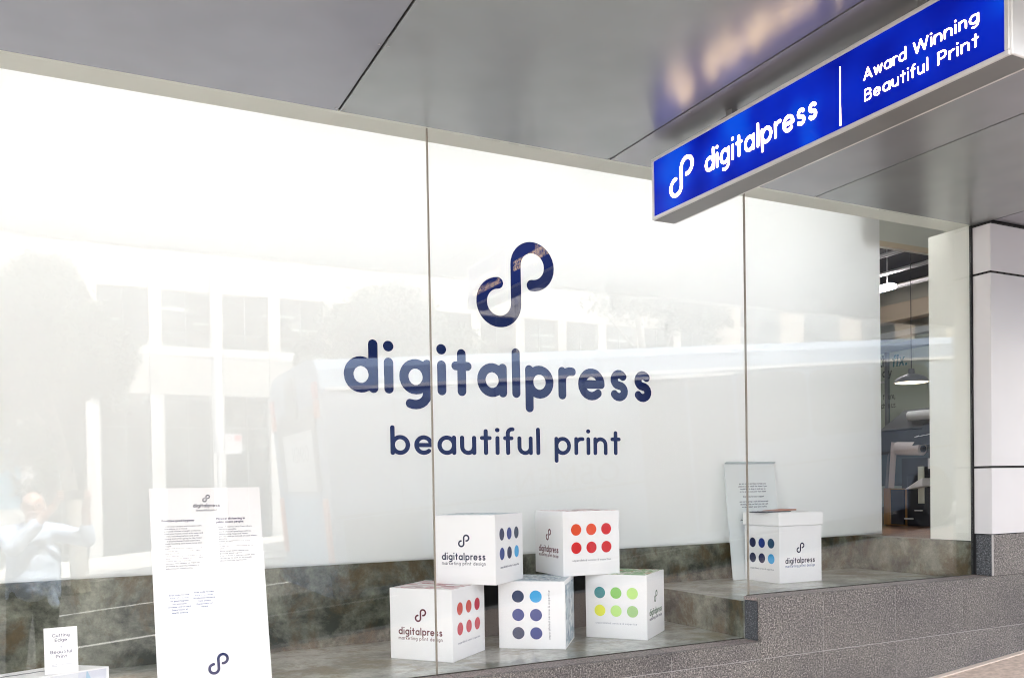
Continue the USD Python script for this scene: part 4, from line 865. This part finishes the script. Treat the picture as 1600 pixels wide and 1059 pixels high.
# rear end, facing -x
RF = ((0, 0, 0), (0, -1, 0), (0, 0, 1))
def rear(name, shape, m, depth=0.01, off=0.0005): return obj(name, shape_mesh(shape, *RF, depth, off), m, bus)
rear('rear_window', rrect(0.30, 2.25, 1.50, 2.45, 0.10), 'bus_grey', 0.012)
rear('rear_poster', shapely.box(0.50, 1.52, 1.95, 2.20), 'bus_rail', 0.003, 0.013)
obj('rear_lettering', shape_mesh(text('OSMEN', 0.78, 0.13, 0.17, gap=0.3), (0, -0.72, 1.86), (0, -1, 0), (0, 0, 1), 0.002, 0.0162), 'bus_grey', bus)
rear('rear_hatch', rrect(1.02, 1.50, 2.36, 2.84, 0.06), 'bus_grey', 0.03, 0.013)
for y in (0.10, 2.30):
    rear('upper_lamp', rrect(y, y + 0.15, 2.50, 2.68, 0.02), 'bus_red', 0.03)
    rear('upper_indicator', rrect(y, y + 0.15, 2.30, 2.49, 0.02), 'bus_orange', 0.03)
    rear('tail_lamp', rrect(y + 0.02, y + 0.17, 0.75, 1.44, 0.03), 'bus_orange', 0.03)
rear('engine_cover', rrect(0.32, 2.22, 0.70, 1.46, 0.04), 'bus_blue', 0.02)
rear('bumper', rrect(0.05, 2.5, 0.38, 0.62, 0.05), 'bus_white', 0.08)
obj('mirror_arm', tube([(0.05, -BWD - 0.005, 2.5), (-0.05, -BWD - 0.22, 2.68), (-0.05, -BWD - 0.25, 2.5)], 0.02, 8), 'bus_seal', bus)

# ------------------------------------------------------------------ the person taking the picture (seen in the glass)
def sph(p, r, n=14): return m3.Manifold.sphere(r, n).translate(tuple(map(float, p)))
def chain(pts): 
    """pts: (position, radius) along a limb; the hull of each neighbouring pair."""
    out = []
    for (a, ra), (b, rb) in zip(pts[:-1], pts[1:]): out.append(m3.Manifold.batch_hull([sph(a, ra), sph(b, rb)]))
    return out
def ell(p, r): return m3.Manifold.sphere(1.0, 24).scale(tuple(map(float, r))).translate(tuple(map(float, p)))
def flesh(parts, edge=0.02, it=8):
    m = m3.Manifold.batch_boolean(parts, m3.OpType.Add).refine_to_length(edge)
    q = m.to_mesh(); t = trimesh.Trimesh(q.vert_properties[:, :3], q.tri_verts, process=True)
    trimesh.smoothing.filter_taubin(t, iterations=it); return t
px, py, pz = -0.30, -3.99, gz(-0.30)
pe_ = thing('person', 'person in a pale blue shirt and dark trousers holding a phone up with both hands', 'person', (px, py, pz))
P = lambda x, y, z: np.array([x - px, y - py, z - pz])
Ls, Rs = P(-0.475, -3.99, 1.345), P(-0.125, -3.99, 1.355)
Le, Re = P(-0.43, -3.80, 1.255), P(0.075, -3.86, 1.30)
Lw, Rw = P(-0.150, -3.755, 1.560), P(0.068, -3.765, 1.555)
head = P(-0.292, -3.945, 1.565)
hips = [P(-0.395, -4.0, 0.90), P(-0.225, -4.0, 0.90)]
knees = [P(-0.43, -3.98, 0.50), P(-0.23, -3.96, 0.50)]
ank = [P(-0.46, -4.03, 0.11), P(-0.235, -3.99, 0.12)]
def hand(w, side):
    """Palm and five fingers closing on the phone's end. side = -1: the hand at the phone's left end, +1: right end."""
    out = []
    palm0 = w; kn = P(-0.010 + side * 0.100, -3.728, 1.640)
    out += chain([(w, 0.024), (w * 0.5 + kn * 0.5, 0.027), (kn, 0.022)])
    for i, (dz, ln) in enumerate(((0.030, 0.062), (0.012, 0.070), (-0.006, 0.066), (-0.022, 0.052))):
        a = kn + np.array([0, 0.004, dz * 0.8]); b = a + np.array([side * 0.006, 0.020, 0.010]); c_ = b + np.array([-side * 0.012, 0.012, 0.0])
        c_ = P(-0.010 + side * 0.076, -3.712 + 0.006, 0) * [1, 1, 0] + np.array([0, 0, b[2]])
        out += chain([(a, 0.0105), (b, 0.0095), (c_, 0.0085)])
    t0 = kn + np.array([-side * 0.008, -0.004, -0.030]); t1 = P(-0.010 + side * 0.070, -3.731, 1.622); t2 = P(-0.010 + side * 0.045, -3.733, 1.640)
    out += chain([(t0, 0.013), (t1, 0.0105), (t2, 0.009)])
    return out
skin = [ell(head, (0.076, 0.095, 0.112)), ell(head + [0.006, 0.045, -0.055], (0.055, 0.055, 0.052)), ell(head + [0.010, 0.098, -0.010], (0.014, 0.022, 0.022)),
        ell(head + [-0.078, -0.005, -0.005], (0.012, 0.022, 0.032)), ell(head + [0.078, -0.005, -0.005], (0.012, 0.022, 0.032)), ell(head + [0.008, 0.090, -0.045], (0.026, 0.016, 0.010))]
skin += chain([(head + [0, -0.02, -0.06], 0.056), (P(-0.295, -3.99, 1.40), 0.062)])
tor = [(P(-0.30, -3.99, 1.33), (0.150, 0.095, 0.10)), (P(-0.30, -3.985, 1.15), (0.155, 0.105, 0.16)), (P(-0.31, -3.98, 0.98), (0.160, 0.115, 0.14))]
skin += [ell(a, b) for a, b in tor]
skin += chain([(Ls, 0.055), (Le, 0.044), (Lw, 0.029)]) + chain([(Rs, 0.055), (Re, 0.044), (Rw, 0.029)])
skin += hand(Lw, -1) + hand(Rw, 1)
for a, b, c_ in zip(hips, knees, ank): skin += chain([(a, 0.085), (b, 0.055), (c_, 0.038)])
obj('body', flesh(skin, 0.012, 6), 'skin', pe_, smooth=True)
sh = [ell(a, np.array(b) + 0.018) for a, b in tor]
sh += [m3.Manifold.batch_hull([sph(Ls, 0.072), sph(Rs, 0.072), sph(P(-0.30, -3.99, 1.385), 0.072)]),
       m3.Manifold.batch_hull([sph(P(-0.42, -3.985, 1.20), 0.07), sph(P(-0.18, -3.985, 1.20), 0.07), sph(P(-0.44, -3.985, 0.88), 0.062), sph(P(-0.18, -3.985, 0.88), 0.062), sph(P(-0.31, -3.93, 0.92), 0.09)]),
       m3.Manifold.batch_hull([sph(P(-0.20, -3.94, 0.92), 0.05), sph(P(-0.165, -3.93, 0.80), 0.035), sph(P(-0.22, -3.93, 0.84), 0.03)])]
Lc = Le + (Lw - Le) * 0.55; Rc = Re + (Rw - Re) * 0.35
sh += chain([(Ls, 0.075), (Le, 0.062), (Lc, 0.052)]) + chain([(Rs, 0.075), (Re, 0.062), (Rc, 0.052)])
shm = flesh(sh, 0.02, 6)
v = np.array(shm.vertices); shm.vertices = v + shm.vertex_normals * (0.010 * (meshkit.fbm(v * [9, 9, 7], 3, 2) - 0.5))[:, None]
obj('shirt', shm, 'shirt_blue', pe_, smooth=True)
tr = [m3.Manifold.batch_hull([sph(hips[0], 0.10), sph(hips[1], 0.10)])]
for a, b, c_ in zip(hips, knees, ank): tr += chain([(a, 0.102), (b, 0.076), (c_ + [0, 0, -0.03], 0.066)])
trm = flesh(tr, 0.025, 6)
v = np.array(trm.vertices); trm.vertices = v + trm.vertex_normals * (0.012 * (meshkit.fbm(v * [8, 8, 5], 3, 5) - 0.5))[:, None]
obj('trousers', trm, 'trouser_dark', pe_, smooth=True)
for c_ in ank:
    f0 = np.array([c_[0], c_[1], gz(c_[0] + px) - pz])
    s_ = m3.Manifold.batch_hull([sph(f0 + [0, -0.04, 0.042], 0.04), sph(f0 + [0, 0.10, 0.036], 0.036), sph(f0 + [0, 0.17, 0.028], 0.027), sph(f0 + [0, 0.0, 0.075], 0.04)])
    obj('shoe', flesh([s_], 0.02, 4), 'shoe_dark', pe_, smooth=True)
hr = ell(head + [0, -0.022, 0.004], (0.086, 0.088, 0.108)) - ell(head + [0, 0.075, 0.035], (0.12, 0.085, 0.14)) - ell(head + [0, 0, -0.13], (0.14, 0.14, 0.085)) - ell(head + [0.0, 0.02, 0.11], (0.07, 0.10, 0.06))
obj('hair', flesh([hr], 0.012, 4), 'hair_grey', pe_, smooth=True)
ring = lambda c: tube([c + np.array([0.026 * math.cos(t), 0.0, 0.019 * math.sin(t)]) for t in np.linspace(0, 2 * math.pi, 17)], 0.0022, 6, caps=False)
eyeL, eyeR = head + np.array([-0.026, 0.102, 0.012]), head + np.array([0.044, 0.100, 0.012])
obj('glasses', [ring(eyeL), ring(eyeR), tube([eyeL + [0.026, 0, 0], eyeR - [0.026, 0, 0]], 0.002, 6), tube([eyeL - [0.026, 0, 0], head + [-0.082, 0.0, 0.012]], 0.002, 6), tube([eyeR + [0.026, 0, 0], head + [0.082, 0.0, 0.012]], 0.002, 6)], 'phone_black', pe_)
for ee in (eyeL, eyeR): obj('eye', trimesh.creation.icosphere(2, 0.010).apply_translation(ee + [0, -0.016, 0]), 'letter_black', pe_)
ph = thing('phone', 'dark phone held up sideways by the person in the blue shirt', 'phone', (-0.010, -3.721, 1.650))
obj('case', bx(-0.074, 0.074, -0.004, 0.004, -0.036, 0.036, 0.003), 'phone_black', ph)
obj('lens_block', bx(0.020, 0.052, 0.0042, 0.0060, 0.004, 0.030, 0.0005), 'machine_grey', ph)
